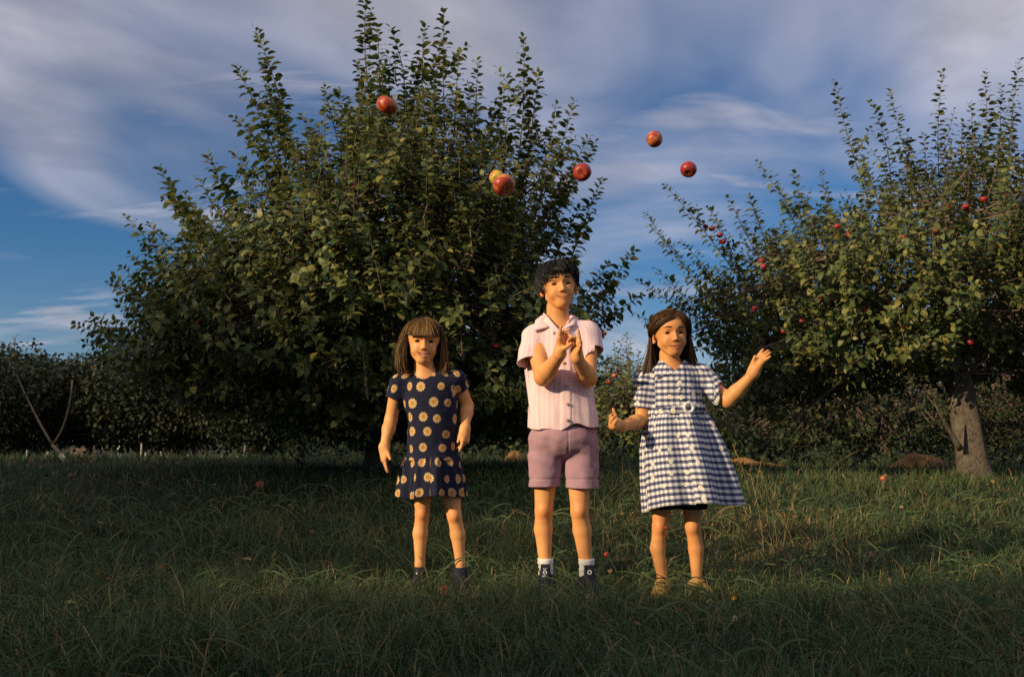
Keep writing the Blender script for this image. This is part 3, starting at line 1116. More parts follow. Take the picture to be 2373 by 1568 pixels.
# ------------------------------------------------------------------ implicit surfaces for bodies and clothes
class Cone:
    """capsule whose radius runs from ra to rb"""
    def __init__(s, a, b, ra, rb):
        s.a, s.b, s.ra, s.rb = np.asarray(a, float), np.asarray(b, float), ra, rb

    def box(s):
        r = max(s.ra, s.rb)
        return np.minimum(s.a, s.b) - r, np.maximum(s.a, s.b) + r

    def d(s, X, Y, Z):
        ab = s.b - s.a
        L2 = float(ab @ ab) + 1e-12
        t = np.clip(((X - s.a[0]) * ab[0] + (Y - s.a[1]) * ab[1] + (Z - s.a[2]) * ab[2]) / L2, 0, 1)
        dx, dy, dz = X - s.a[0] - t * ab[0], Y - s.a[1] - t * ab[1], Z - s.a[2] - t * ab[2]
        return np.sqrt(dx * dx + dy * dy + dz * dz) - (s.ra + (s.rb - s.ra) * t)


class Ell:
    def __init__(s, c, r, R=None):
        s.c, s.r = np.asarray(c, float), np.asarray(r, float)
        s.R = np.eye(3) if R is None else np.asarray(R, float)     # columns = local axes

    def box(s):
        e = np.sqrt((s.R ** 2) @ (s.r ** 2))
        return s.c - e, s.c + e

    def d(s, X, Y, Z):
        x, y, z = X - s.c[0], Y - s.c[1], Z - s.c[2]
        q = [(s.R[0, i] * x + s.R[1, i] * y + s.R[2, i] * z) / s.r[i] for i in range(3)]
        k0 = np.sqrt(q[0] ** 2 + q[1] ** 2 + q[2] ** 2)
        k1 = np.sqrt((q[0] / s.r[0]) ** 2 + (q[1] / s.r[1]) ** 2 + (q[2] / s.r[2]) ** 2) + 1e-9
        return k0 * (k0 - 1.0) / k1


def smin(a, b, k):
    if k <= 0:
        return np.minimum(a, b)
    h = np.clip(0.5 + 0.5 * (a - b) / k, 0, 1)
    return a * (1 - h) + b * h - k * h * (1 - h)


class Shape:
    def __init__(s):
        s.ops = []

    def add(s, prim, k=0.01):
        s.ops.append((1, prim, k))
        return s

    def cut(s, prim, k=0.004):
        s.ops.append((-1, prim, k))
        return s

    def at(s, P):
        P = np.atleast_2d(P)
        X, Y, Z = P[:, 0], P[:, 1], P[:, 2]
        v = np.full(len(P), 1.0)
        for sg, pr, k in s.ops:
            d = pr.d(X, Y, Z)
            v = smin(v, d, k) if sg > 0 else -smin(-v, d, k)
        return v

    def front(s, x, z, y0, y1, n=400):
        """first y (coming from the camera) where the surface is met"""
        ys_ = np.linspace(y0, y1, n)
        v = s.at(np.stack([np.full(n, x), ys_, np.full(n, z)], -1))
        i = np.argmax(v < 0)
        return ys_[i]

    def mesh(s, xs_, ys_, zs_, post=None):
        val = np.full((len(xs_), len(ys_), len(zs_)), 0.05, dtype=np.float32)
        for sg, pr, k in s.ops:
            lo, hi = pr.box()
            pad = k + 0.022
            sl = []
            for ax, l, h in zip((xs_, ys_, zs_), lo - pad, hi + pad):
                sl.append(slice(max(0, np.searchsorted(ax, l) - 1), min(len(ax), np.searchsorted(ax, h) + 1)))
            if any(q.stop - q.start < 2 for q in sl):
                continue
            X = xs_[sl[0]][:, None, None]
            Y = ys_[sl[1]][None, :, None]
            Z = zs_[sl[2]][None, None, :]
            d = pr.d(X, Y, Z).astype(np.float32)
            cur = val[sl[0], sl[1], sl[2]]
            val[sl[0], sl[1], sl[2]] = smin(cur, d, k) if sg > 0 else -smin(-cur, d, k)
        if post is not None:
            val = post(val, xs_[:, None, None], ys_[None, :, None], zs_[None, None, :])
        return surface_nets(val, xs_, ys_, zs_)


def surface_nets(val, xs_, ys_, zs_):
    ins = val < 0
    nx_, ny_, nz_ = val.shape
    cnt = np.zeros((nx_ - 1, ny_ - 1, nz_ - 1), dtype=np.int8)
    for dx in (0, 1):
        for dy in (0, 1):
            for dz in (0, 1):
                cnt += ins[dx:nx_ - 1 + dx, dy:ny_ - 1 + dy, dz:nz_ - 1 + dz]
    act = (cnt > 0) & (cnt < 8)
    idx = np.argwhere(act)
    vid = np.full(act.shape, -1, dtype=np.int32)
    vid[act] = np.arange(len(idx))
    I, J, K = idx.T
    cv = {}
    for dx in (0, 1):
        for dy in (0, 1):
            for dz in (0, 1):
                cv[(dx, dy, dz)] = val[I + dx, J + dy, K + dz].astype(float)
    acc = np.zeros((len(idx), 3))
    num = np.zeros(len(idx))
    cs = list(cv.keys())
    for a in cs:
        for ax in range(3):
            if a[ax] == 0:
                b = list(a)
                b[ax] = 1
                b = tuple(b)
                va, vb = cv[a], cv[b]
                m = (va < 0) != (vb < 0)
                t = np.where(m, va / np.where(m, va - vb, 1), 0)
                p = np.tile(np.array(a, float), (len(idx), 1))
                p[:, ax] += t
                acc += p * m[:, None]
                num += m
    loc_ = acc / num[:, None]
    out = np.zeros((len(idx), 3))
    for ax, (arr, q_) in enumerate(zip((xs_, ys_, zs_), (I, J, K))):
        out[:, ax] = arr[q_] + (arr[q_ + 1] - arr[q_]) * loc_[:, ax]
    quads = []
    for ax in range(3):
        o1, o2 = [(1, 2), (2, 0), (0, 1)][ax]
        s0 = [slice(None)] * 3
        s1 = [slice(None)] * 3
        s0[ax] = slice(0, -1)
        s1[ax] = slice(1, None)
        ch = ins[tuple(s0)] != ins[tuple(s1)]
        e = np.argwhere(ch)
        ok = (e[:, o1] > 0) & (e[:, o2] > 0) & (e[:, o1] < act.shape[o1]) & (e[:, o2] < act.shape[o2])
        e = e[ok]
        first = ins[tuple(e.T)]
        c = []
        for d1, d2 in ((-1, -1), (0, -1), (0, 0), (-1, 0)):
            f = e.copy()
            f[:, o1] += d1
            f[:, o2] += d2
            c.append(vid[tuple(f.T)])
        c = np.stack(c, -1)
        c[~first] = c[~first][:, ::-1]
        quads.append(c)
    q_ = np.concatenate(quads)
    q_ = q_[(q_ >= 0).all(1)]
    return out, q_


def relax(v, q, n=1, f=0.5):
    e = np.concatenate([q[:, [0, 1]], q[:, [1, 2]], q[:, [2, 3]], q[:, [3, 0]]])
    e = np.concatenate([e, e[:, ::-1]])
    deg = np.bincount(e[:, 0], minlength=len(v))[:, None] + 1e-9
    for _ in range(n):
        s = np.zeros_like(v)
        for a in range(3):
            s[:, a] = np.bincount(e[:, 0], weights=v[e[:, 1], a], minlength=len(v))
        v = v + f * (s / deg - v)
    return v


def axis(lo, hi, step, fine=()):
    out = [lo]
    x = lo
    while x < hi:
        st = step
        for a, b, s in fine:
            if a - step <= x <= b:
                st = min(st, s)
        x += st
        out.append(x)
    return np.array(out)


def trim(v, q, cutf, keep_dist=True):
    """drop what lies where cutf > 0 and draw the rim onto cutf = 0"""
    c = cutf(v)
    keep = (c[q] < 0).any(1)
    q = q[keep]
    used = np.unique(q)
    rim = used[c[used] >= 0]
    for _ in range(3):
        p = v[rim]
        c0 = cutf(p)
        g = np.zeros_like(p)
        for a in range(3):
            h = np.zeros(3)
            h[a] = 1e-4
            g[:, a] = (cutf(p + h) - c0) / 1e-4
        v[rim] = p - g * (c0 / ((g ** 2).sum(1) + 1e-9))[:, None]
    mp = np.full(len(v), -1)
    mp[used] = np.arange(len(used))
    return v[used], mp[q]


def solid(o, t):
    m = o.modifiers.new('thickness', 'SOLIDIFY')
    m.thickness = t
    m.offset = -1.0
    return m


def rot3(yaw=0.0, pitch=0.0, roll=0.0):
    M = Matrix.Rotation(yaw, 3, 'Z') @ Matrix.Rotation(pitch, 3, 'X') @ Matrix.Rotation(roll, 3, 'Y')
    return np.array(M)


class Head:
    """child's head; local units = head height, x to the viewer's right, face towards -y, z up, origin mid-height"""
    def __init__(s, c, H, R):
        s.c, s.H, s.R = np.asarray(c, float), H, R

    def p(s, *l):
        return s.c + s.R @ (np.array(l, float) * s.H)

    def base(s, sh, chin=0.0):
        H, R, p = s.H, s.R, s.p
        sh.add(Ell(p(0, 0.06, 0.13), (0.365 * H, 0.44 * H, 0.37 * H), R), 0.02)
        sh.add(Ell(p(0, -0.10, -0.08), (0.275 * H, 0.285 * H, 0.33 * H), R), 0.06 * H)
        sh.add(Ell(p(0, -0.225, -0.385 + chin), (0.105 * H, 0.115 * H, 0.100 * H), R), 0.07 * H)
        for sx in (-1, 1):
            sh.add(Ell(p(sx * 0.150, -0.225, -0.175), (0.105 * H, 0.102 * H, 0.120 * H), R), 0.06 * H)
            sh.add(Cone(p(sx * 0.225, 0.0, -0.19), p(sx * 0.07, -0.215, -0.40), 0.070 * H, 0.070 * H), 0.06 * H)
        sh.add(Ell(p(0, -0.255, -0.285), (0.135 * H, 0.090 * H, 0.115 * H), R), 0.07 * H)
        sh.add(Ell(p(0, -0.19, 0.16), (0.265 * H, 0.195 * H, 0.22 * H), R), 0.06 * H)

    def surf(s, sh, x, z):
        yl = np.linspace(-0.62, 0.0, 260)
        P = np.array([s.p(x, t, z) for t in yl])
        return yl[np.argmax(sh.at(P) < 0)]

    def face(s, sh, smile=0.0, mouth_w=0.10, open_=0.0, eye=0.78):
        H, R, p = s.H, s.R, s.p

        def surf(x, z):
            return s.surf(sh, x, z)
        # nose
        yb = surf(0, 0.0)
        yn = surf(0, -0.15)
        sh.add(Cone(p(0, yb + 0.022, 0.01), p(0, yn - 0.026, -0.130), 0.026 * H, 0.038 * H), 0.04 * H)
        sh.add(Ell(p(0, yn - 0.030, -0.145), (0.046 * H, 0.044 * H, 0.038 * H), R), 0.02 * H)
        for sx in (-1, 1):
            sh.add(Ell(p(sx * 0.045, yn - 0.004, -0.160), (0.032 * H, 0.036 * H, 0.028 * H), R), 0.015 * H)
            sh.cut(Ell(p(sx * 0.024, yn - 0.030, -0.186), (0.016 * H, 0.020 * H, 0.011 * H), R), 0.006 * H)
        # eyes in shallow sockets
        s.eyes = []
        s.lids = []
        s.er = 0.080 * eye
        for sx in (-1, 1):
            ye = surf(sx * 0.145, 0.0)
            sh.cut(Ell(p(sx * 0.140, ye - 0.050, -0.002), (0.110 * H, 0.075 * H, 0.060 * H), R), 0.05 * H)
            ye = surf(sx * 0.145, 0.0)
            yc = ye + 0.058
            sh.add(Ell(p(sx * 0.145, yc, 0.0), (0.092 * H * eye, 0.085 * H, 0.082 * H * eye), R), 0.012 * H)
            sh.cut(Ell(p(sx * 0.145, yc - 0.085, -0.006), (0.074 * H * eye, 0.060 * H, 0.030 * H * eye), R), 0.004 * H)
            s.eyes.append(p(sx * 0.145, yc + 0.003, -0.006))
            lid = []
            for t in np.linspace(-1, 1, 9):
                lx, lz = t * 0.076 * eye, (-0.006 + 0.033 * eye * math.sqrt(max(0.0, 1 - t * t)) - 0.006)
                q_ = math.sqrt(max(0.0, 1 - (lx / (0.092 * eye)) ** 2 - (lz / (0.082 * eye)) ** 2))
                lid.append(p(sx * 0.145 + lx, yc - 0.085 * q_ - 0.003, lz))
            s.lids.append(np.array(lid))
        # mouth
        s.lip = []
        pts = []
        zm = -0.292
        for t in np.linspace(-1, 1, 7):
            pts.append((t * mouth_w, zm + smile * 0.045 * t * t))
        ys_ = [surf(x, z) for x, z in pts]
        s.mouth = [p(x, y_, z) for (x, z), y_ in zip(pts, ys_)]
        for i in range(6):
            (x0, z0), (x1, z1) = pts[i], pts[i + 1]
            w0, w1 = max(1 - (abs(i - 3) / 3.2) ** 2, 0.12), max(1 - (abs(i + 1 - 3) / 3.2) ** 2, 0.12)
            up = 0.016 + open_ * 0.5
            dn = 0.020 + open_
            sh.add(Cone(p(x0, ys_[i] + 0.010, z0 + up * w0), p(x1, ys_[i + 1] + 0.010, z1 + up * w1), 0.016 * H * w0 + 0.003 * H, 0.016 * H * w1 + 0.003 * H), 0.014 * H)
            sh.add(Cone(p(x0, ys_[i] + 0.010, z0 - dn * w0), p(x1, ys_[i + 1] + 0.010, z1 - dn * w1), 0.020 * H * w0 + 0.003 * H, 0.020 * H * w1 + 0.003 * H), 0.014 * H)
            s.lip.append((p(x0, ys_[i], z0), p(x1, ys_[i + 1], z1), (0.026 + open_) * H * 0.5 * (w0 + w1)))
        for i in range(6):
            (x0, z0), (x1, z1) = pts[i], pts[i + 1]
            w0, w1 = max(1 - (abs(i - 3) / 3.0) ** 2, 0), max(1 - (abs(i + 1 - 3) / 3.0) ** 2, 0)
            r0, r1 = (0.006 + open_ * 0.75 * w0) * H, (0.006 + open_ * 0.75 * w1) * H
            sh.cut(Cone(p(x0, ys_[i] - 0.010, z0), p(x1, ys_[i + 1] - 0.010, z1), r0, r1), 0.005 * H)
        # smile folds and dimple beside the mouth corners
        if smile > 9.0:
            for sx in (-1, 1):
                zc_ = pts[0][1]
                sh.cut(Cone(p(sx * (mouth_w + 0.020), surf(sx * (mouth_w + 0.02), zc_ + 0.05) - 0.012, zc_ + 0.05),
                            p(sx * (mouth_w + 0.022), surf(sx * (mouth_w + 0.022), zc_ - 0.01) - 0.010, zc_ - 0.01), 0.014 * H, 0.014 * H), 0.03 * H)

    def ears(s, sh, sides=(-1, 1)):
        H, R, p = s.H, s.R, s.p
        for sx in sides:
            Re = R @ rot3(yaw=sx * 0.45)
            sh.add(Ell(p(sx * 0.365, 0.03, -0.03), (0.030 * H, 0.085 * H, 0.125 * H), Re), 0.02 * H)
            sh.cut(Ell(p(sx * 0.395, -0.005, -0.02), (0.018 * H, 0.048 * H, 0.075 * H), Re), 0.014 * H)
            sh.add(Ell(p(sx * 0.350, -0.01, -0.14), (0.028 * H, 0.040 * H, 0.04 * H), Re), 0.02 * H)


def hand(sh, w, d, n, thumb, L, curl, spread=(0.12, 0.03, -0.06, -0.15), thumb_dir=None, fr=1.0, wrist_r=None):
    """w wrist, d towards the fingers, n the way the palm faces, thumb +1/-1 which side; curl = bend per joint of four fingers"""
    d, n = unit(d), np.asarray(n, float)
    n = unit(n - d * np.dot(n, d))
    sd = unit(np.cross(d, n)) * thumb
    kn = [w + d * 0.50 * L + sd * o * L + n * 0.0 * L for o in (0.155, 0.055, -0.05, -0.15)]
    kn[3] = kn[3] - d * 0.045 * L
    kn[0] = kn[0] - d * 0.01 * L
    for q in kn:
        sh.add(Cone(w + (q - w) * 0.12, q, 0.105 * L, 0.068 * L), 0.02)
    fl = (0.40, 0.45, 0.41, 0.32)
    for i in range(4):
        p0 = kn[i]
        dr = unit(d + sd * spread[i])
        ang = 0.0
        cu = curl[i] if hasattr(curl[i], '__len__') else (curl[i] * 0.9, curl[i], curl[i] * 0.8)
        for k, fs in enumerate((0.44, 0.31, 0.25)):
            ang += cu[k]
            dd = unit(dr * math.cos(ang) + n * math.sin(ang))
            p1 = p0 + dd * fl[i] * L * fs
            ra = (0.060 - 0.006 * k) * L * fr
            sh.add(Cone(p0, p1, ra, ra - 0.006 * L), 0.003 if k else 0.006)
            p0 = p1
    tb = w + d * 0.14 * L + sd * 0.10 * L + n * 0.05 * L
    td = unit(thumb_dir) if thumb_dir is not None else unit(d * 0.75 + sd * 0.75 + n * 0.35)
    p1 = tb + td * 0.26 * L
    sh.add(Cone(tb, p1, 0.088 * L, 0.068 * L), 0.012)
    td2 = unit(td + d * 0.25)
    p2 = p1 + td2 * 0.2 * L
    sh.add(Cone(p1, p2, 0.066 * L, 0.05 * L), 0.003)
    return kn


# ------------------------------------------------------------------ hair
def strands_mesh(name, paths, r0, rg, shade):
    """thin tapering ribbons; paths (n,m,3), r0 half width per strand"""
    n, m, _ = paths.shape
    T = np.gradient(paths, axis=1)
    T /= np.linalg.norm(T, axis=2)[..., None] + 1e-9
    ref = unit(V3(0.1, 1.0, 0.15)) + rg.normal(0, 0.45, (n, 1, 3))
    S = np.cross(T, np.broadcast_to(ref, T.shape))
    S /= np.linalg.norm(S, axis=2)[..., None] + 1e-9
    t = np.linspace(0, 1, m)
    taper = np.clip(1.12 - t ** 5, 0.12, 1.0) * np.clip(0.4 + t * 5, 0, 1)
    rr = (np.asarray(r0) * rg.uniform(0.6, 1.35, n))[:, None] * taper[None, :]
    v = np.stack([paths - rr[..., None] * S, paths + rr[..., None] * S], 2).reshape(-1, 3)
    b = (np.arange(n)[:, None] * m + np.arange(m - 1)[None, :])[..., None] * 2
    f = np.concatenate([b, b + 1, b + 3, b + 2], -1).reshape(-1, 4)
    me = mesh_from(name, v, f)
    add_attr(me, 'tint', np.repeat(shade, m * 2))
    return me


def hair_material(name, dark, light, tip=None):
    def col(b):
        t = b.attr('tint')
        return b.mix(t, dark, light)
    return principled(name, col, 0.5, 0.22)
# ------------------------------------------------------------------ children
def skin_mat(name, base, lip):
    def col(b):
        g = b.n('ShaderNodeTexCoord').outputs['Object']
        n = b.noise(g, 9.0, 3, 0.6)
        n2 = b.noise(g, 70.0, 2, 0.6)
        n4 = b.noise(g, 26.0, 4, 0.65)
        c = b.mix(b.smooth(n, 0.35, 0.7), (base[0] * 0.86, base[1] * 0.78, base[2] * 0.78), base)
        c = b.mix(b.m('MULTIPLY', b.smooth(n4, 0.45, 0.75), 0.35), c, (base[0] * 0.9, base[1] * 0.70, base[2] * 0.66))
        c = b.mix(b.m('MULTIPLY', b.smooth(n2, 0.55, 0.75), 0.12), c, tuple(v * 0.6 for v in base))
        c = b.mix(b.attr('blush'), c, (base[0] * 1.02, base[1] * 0.62, base[2] * 0.55))
        c = b.mix(b.attr('lips'), c, lip)
        return b.mix(b.attr('inner'), c, (0.045, 0.012, 0.010))
    return principled(name, col, 0.5, 0.3, bump=lambda b: (b.noise(b.n('ShaderNodeTexCoord').outputs['Object'], 120, 4, 0.7), 0.0005))


M_skin_a = skin_mat('skin_olive', (0.78, 0.365, 0.125), (0.52, 0.14, 0.075))
M_skin_b = skin_mat('skin_tan', (0.72, 0.330, 0.108), (0.48, 0.115, 0.065))
M_skin_c = skin_mat('skin_warm', (0.80, 0.385, 0.135), (0.55, 0.14, 0.08))


def eye_color(iris):
    def col(b):
        g = b.n('ShaderNodeTexCoord').outputs['Object']
        x, y, z = b.sep(g)
        r = b.m('SQRT', b.m('ADD', b.m('MULTIPLY', x, x), b.m('MULTIPLY', z, z)))
        back = b.m('GREATER_THAN', y, 0.0)
        c = b.mix(b.m('LESS_THAN', r, 0.54), (0.32, 0.26, 0.215), iris)  # eye white darkened: shade put into its colour
        c = b.mix(b.m('LESS_THAN', r, 0.27), c, (0.006, 0.005, 0.005))
        return b.mix(back, c, (0.6, 0.55, 0.5))
    return col


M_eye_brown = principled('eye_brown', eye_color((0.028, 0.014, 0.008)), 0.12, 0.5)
M_teeth = principled('teeth', (0.72, 0.66, 0.55), 0.3, 0.4)
_ev = []
_ef = []
for i in range(13):
    for k in range(20):
        t, a = math.pi * i / 12, 2 * math.pi * k / 20
        _ev.append((math.sin(t) * math.cos(a), -math.cos(t), math.sin(t) * math.sin(a)))
for i in range(12):
    for k in range(20):
        _ef.append((i * 20 + k, i * 20 + (k + 1) % 20, (i + 1) * 20 + (k + 1) % 20, (i + 1) * 20 + k))
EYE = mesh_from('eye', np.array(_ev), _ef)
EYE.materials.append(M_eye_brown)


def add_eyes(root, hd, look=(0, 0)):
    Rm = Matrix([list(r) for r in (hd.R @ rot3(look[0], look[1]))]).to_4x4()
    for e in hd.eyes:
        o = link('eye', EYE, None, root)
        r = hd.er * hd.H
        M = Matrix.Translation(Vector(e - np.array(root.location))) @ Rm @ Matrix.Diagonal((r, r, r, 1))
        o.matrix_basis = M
    for l in hd.lids:
        v, f = tube(l, np.array([0.5, 0.8, 1, 1, 1, 1, 1, 0.8, 0.5]) * 0.0075 * hd.H, 6)
        link('eyelash', mesh_from('eyelash', local(root.location, v), f), M_lash, root)


M_lash = principled('lash', (0.012, 0.008, 0.006), 0.8, 0.1)


def add_brows(root, hd, sh, mat, lift=0.0, thick=0.013):
    for sx in (-1, 1):
        pts = []
        for t in np.linspace(0, 1, 7):
            x = sx * (0.06 + 0.17 * t)
            z = 0.098 + lift + 0.026 * math.sin(t * 2.6) - 0.014 * t
            yl = np.linspace(-0.6, 0.0, 200)
            P = np.array([hd.p(x, q_, z) for q_ in yl])
            k = np.argmax(sh.at(P) < 0)
            pts.append(hd.p(x, yl[k] - 0.001, z))
        v, f = tube(np.array(pts), np.array([0.7, 1, 1, 0.95, 0.8, 0.6, 0.3]) * thick * 1.25 * hd.H, 6)
        v = v + hd.R @ V3(0, 0.35 * thick, 0) * hd.H
        link('eyebrow', mesh_from('eyebrow', local(root.location, v), f), mat, root)


def body_object(root, sh, hd, xs_, ys_, zs_, mat, blush=()):
    v, q = sh.mesh(xs_, ys_, zs_)
    v = relax(v, q, 1, 0.35)
    lips = np.zeros(len(v))
    inner = np.zeros(len(v))
    for a, b, r in hd.lip:
        d = Cone(a, b, 0, 0).d(v[:, 0], v[:, 1], v[:, 2])
        lips = np.maximum(lips, np.clip((r * 1.25 - d) / (0.3 * r) , 0, 1))
    bl = np.zeros(len(v))
    for c, r, s in [(hd.p(-0.2, -0.36, -0.14), 0.13 * hd.H, 0.22), (hd.p(0.2, -0.36, -0.14), 0.13 * hd.H, 0.22), (hd.p(0, -0.47, -0.14), 0.06 * hd.H, 0.2)] + list(blush):
        d = np.linalg.norm(v - c, axis=1)
        bl = np.maximum(bl, s * np.clip(1 - d / r, 0, 1))
    for a, b, r in hd.lip:
        d = Cone(a + hd.R @ V3(0, 0.04, 0) * hd.H, b + hd.R @ V3(0, 0.04, 0) * hd.H, 0, 0).d(v[:, 0], v[:, 1], v[:, 2])
        inner = np.maximum(inner, np.clip((0.024 * hd.H - d) / (0.008 * hd.H), 0, 1))
    for a, b, r in hd.lip:
        d = Cone(a, b, 0, 0).d(v[:, 0], v[:, 1], v[:, 2])
        inner = np.maximum(inner, 0.8 * np.clip((0.017 * hd.H - d) / (0.010 * hd.H), 0, 1))
    me = mesh_from('body', local(root.location, v), q)
    add_attr(me, 'lips', lips * 0.8)
    add_attr(me, 'blush', bl)
    add_attr(me, 'inner', inner)
    return link('body', me, mat, root)


def fold_noise(X, Y, Z, fx, fy, fz, seed):
    s = np.broadcast(X, Y, Z).shape
    P = np.stack([np.broadcast_to(X * fx, s), np.broadcast_to(Y * fy, s), np.broadcast_to(Z * fz, s)], -1)
    return vnoise(P.reshape(-1, 3), seed).reshape(s)


def cloth(name, root, sh, xs_, ys_, zs_, mat, cuts, uvf, folds=None, thick=0.0025, parent=None):
    v, q = sh.mesh(xs_, ys_, zs_)
    v = relax(v, q, 1, 0.4)
    if folds is not None:
        # push along the normal
        e1 = v[q[:, 2]] - v[q[:, 0]]
        e2 = v[q[:, 3]] - v[q[:, 1]]
        fn = np.cross(e1, e2)
        N = np.zeros_like(v)
        for k in range(4):
            for a in range(3):
                N[:, a] += np.bincount(q[:, k], weights=fn[:, a], minlength=len(v))
        N /= np.linalg.norm(N, axis=1)[:, None] + 1e-12
        v = v + N * folds(v)[:, None]
    for c in cuts:
        v, q = trim(v, q, c)
    me = mesh_from(name, local(root.location, v), q)
    if uvf is not None:
        fc = v[q].mean(1)
        at_ = me.attributes.new('fab', 'FLOAT_VECTOR', 'CORNER')
        at_.data.foreach_set('vector', uvf(v[q].reshape(-1, 3), np.repeat(fc, 4, axis=0)).astype(np.float32).ravel())
    o = link(name, me, mat, parent or root)
    if thick:
        solid(o, thick)
    return o


def plane_cut(p, n):
    p, n = np.asarray(p, float), unit(n)
    return lambda v: (v - p) @ n


def disc(c, n, r, h, sides=14):
    c, n = np.asarray(c, float), unit(n)
    return tube(np.array([c - n * h * 0.5, c + n * h * 0.3, c + n * h * 0.5]), [r, r, r * 0.8], sides)


def ring_mesh(c, n, R, r, ns=40, nr=8, scallop=0.0, k=8, up=(0, 0, 1)):
    c, n = np.asarray(c, float), unit(n)
    s = unit(np.cross(n, up))
    t = np.cross(s, n)
    vv, ff = [], []
    for i in range(ns):
        a = 2 * math.pi * i / ns
        e = 1 + scallop * abs(math.cos(k * a / 2))
        d = s * math.cos(a) + t * math.sin(a)
        for j in range(nr):
            b = 2 * math.pi * j / nr
            rr = r * (1 + (scallop * 2.0 * abs(math.cos(k * a / 2)) if math.cos(b) > 0 else 0))
            vv.append(c + d * (R + rr * math.cos(b)) + n * r * 0.7 * math.sin(b))
    for i in range(ns):
        for j in range(nr):
            i2, j2 = (i + 1) % ns, (j + 1) % nr
            ff.append((i * nr + j, i2 * nr + j, i2 * nr + j2, i * nr + j2))
    return np.array(vv), ff


def flap(pts, n, thick, bulge=0.004, div=7):
    """thin curved panel through four corner points"""
    a, b, c, d = [np.asarray(p, float) for p in pts]
    n = unit(n)
    vv, ff = [], []
    for sgn in (0.5, -0.5):
        for i in range(div + 1):
            for j in range(div + 1):
                s, t = i / div, j / div
                p = (a * (1 - s) + b * s) * (1 - t) + (d * (1 - s) + c * s) * t
                vv.append(p + n * (bulge * 16 * s * (1 - s) * t * (1 - t) + sgn * thick))
    w = div + 1
    o = w * w
    for i in range(div):
        for j in range(div):
            q = (i * w + j, (i + 1) * w + j, (i + 1) * w + j + 1, i * w + j + 1)
            ff.append(q)
            ff.append(tuple(k + o for k in q[::-1]))
    rim = [i * w for i in range(div)] + [div * w + j for j in range(div)] + [(div - i) * w + div for i in range(div)] + [div - j for j in range(div)]
    for k in range(len(rim)):
        a_, b_ = rim[k], rim[(k + 1) % len(rim)]
        ff.append((a_, a_ + o, b_ + o, b_))
    return np.array(vv), ff


def skirt_mesh(D, rows, nth, amp, npl, seed, hem_var=0.0, ph=0.0, tilt=0.0, panel=False):
    """rows = (v px at front, centre u px, half width m, half depth m); pleats deepen downwards"""
    vv, uv = [], []
    th = np.linspace(0, 2 * np.pi, nth, endpoint=False)
    rg = np.random.default_rng(seed)
    cs = [(rg.normal(0, 1), rg.uniform(0, 6.28), npl * f) for f in (0.5, 1, 1.6, 2.3)]
    pl = sum(a / (1 + i * 0.5) * np.sin(f // 1 * th + p + ph) for i, (a, p, f) in enumerate(cs))
    pl = pl / np.abs(pl).max() + 0.55 * np.sin(npl * th + 0.8 * np.sin(3 * th))
    if panel:
        w_ = (th + np.pi) % (2 * np.pi) - np.pi
        pl = pl * 0.8 + 1.5 * np.exp(-((w_ - 0.30) / 0.20) ** 2) - 1.7 * np.exp(-((w_ - 0.80) / 0.22) ** 2) + 0.9 * np.exp(-((w_ - 1.3) / 0.25) ** 2)
    rows = np.array(rows, float)
    nr = 44
    tt = np.linspace(0, 1, nr)
    src = np.linspace(0, 1, len(rows))
    R = np.stack([np.interp(tt, src, rows[:, k]) for k in range(4)], -1)
    from_top = None
    Rh = R[-1, 2]
    for i in range(nr):
        v_, u_, rx, ry = R[i]
        c = W(u_, v_, D)
        t = tt[i]
        a = amp * (0.30 + 0.70 * t ** 0.8)
        gather = 0.25 * amp * np.sin(3.1 * npl * th + 1.3) * np.exp(-t * 7)
        x = c[0] + (rx + a * pl + gather) * np.sin(th)
        y = D - (ry + a * pl + gather) * np.cos(th)
        z = c[2] + hem_var * t * np.sin(2 * th + 0.7 + ph) + 0.15 * a * np.sin(npl * th * 0.5 + 1.0) * t + tilt * np.sin(th) * t
        vv.append(np.stack([x, y, z], -1))
        uv.append(np.stack([th * Rh * 1.12, np.full(nth, c[2]), np.zeros(nth)], -1))
    vv = np.concatenate(vv)
    i, j = np.meshgrid(np.arange(nr - 1), np.arange(nth), indexing='ij')
    j2 = (j + 1) % nth
    q = np.stack([i * nth + j, (i + 1) * nth + j, (i + 1) * nth + j2, i * nth + j2], -1).reshape(-1, 4)
    return vv, q, np.concatenate(uv)


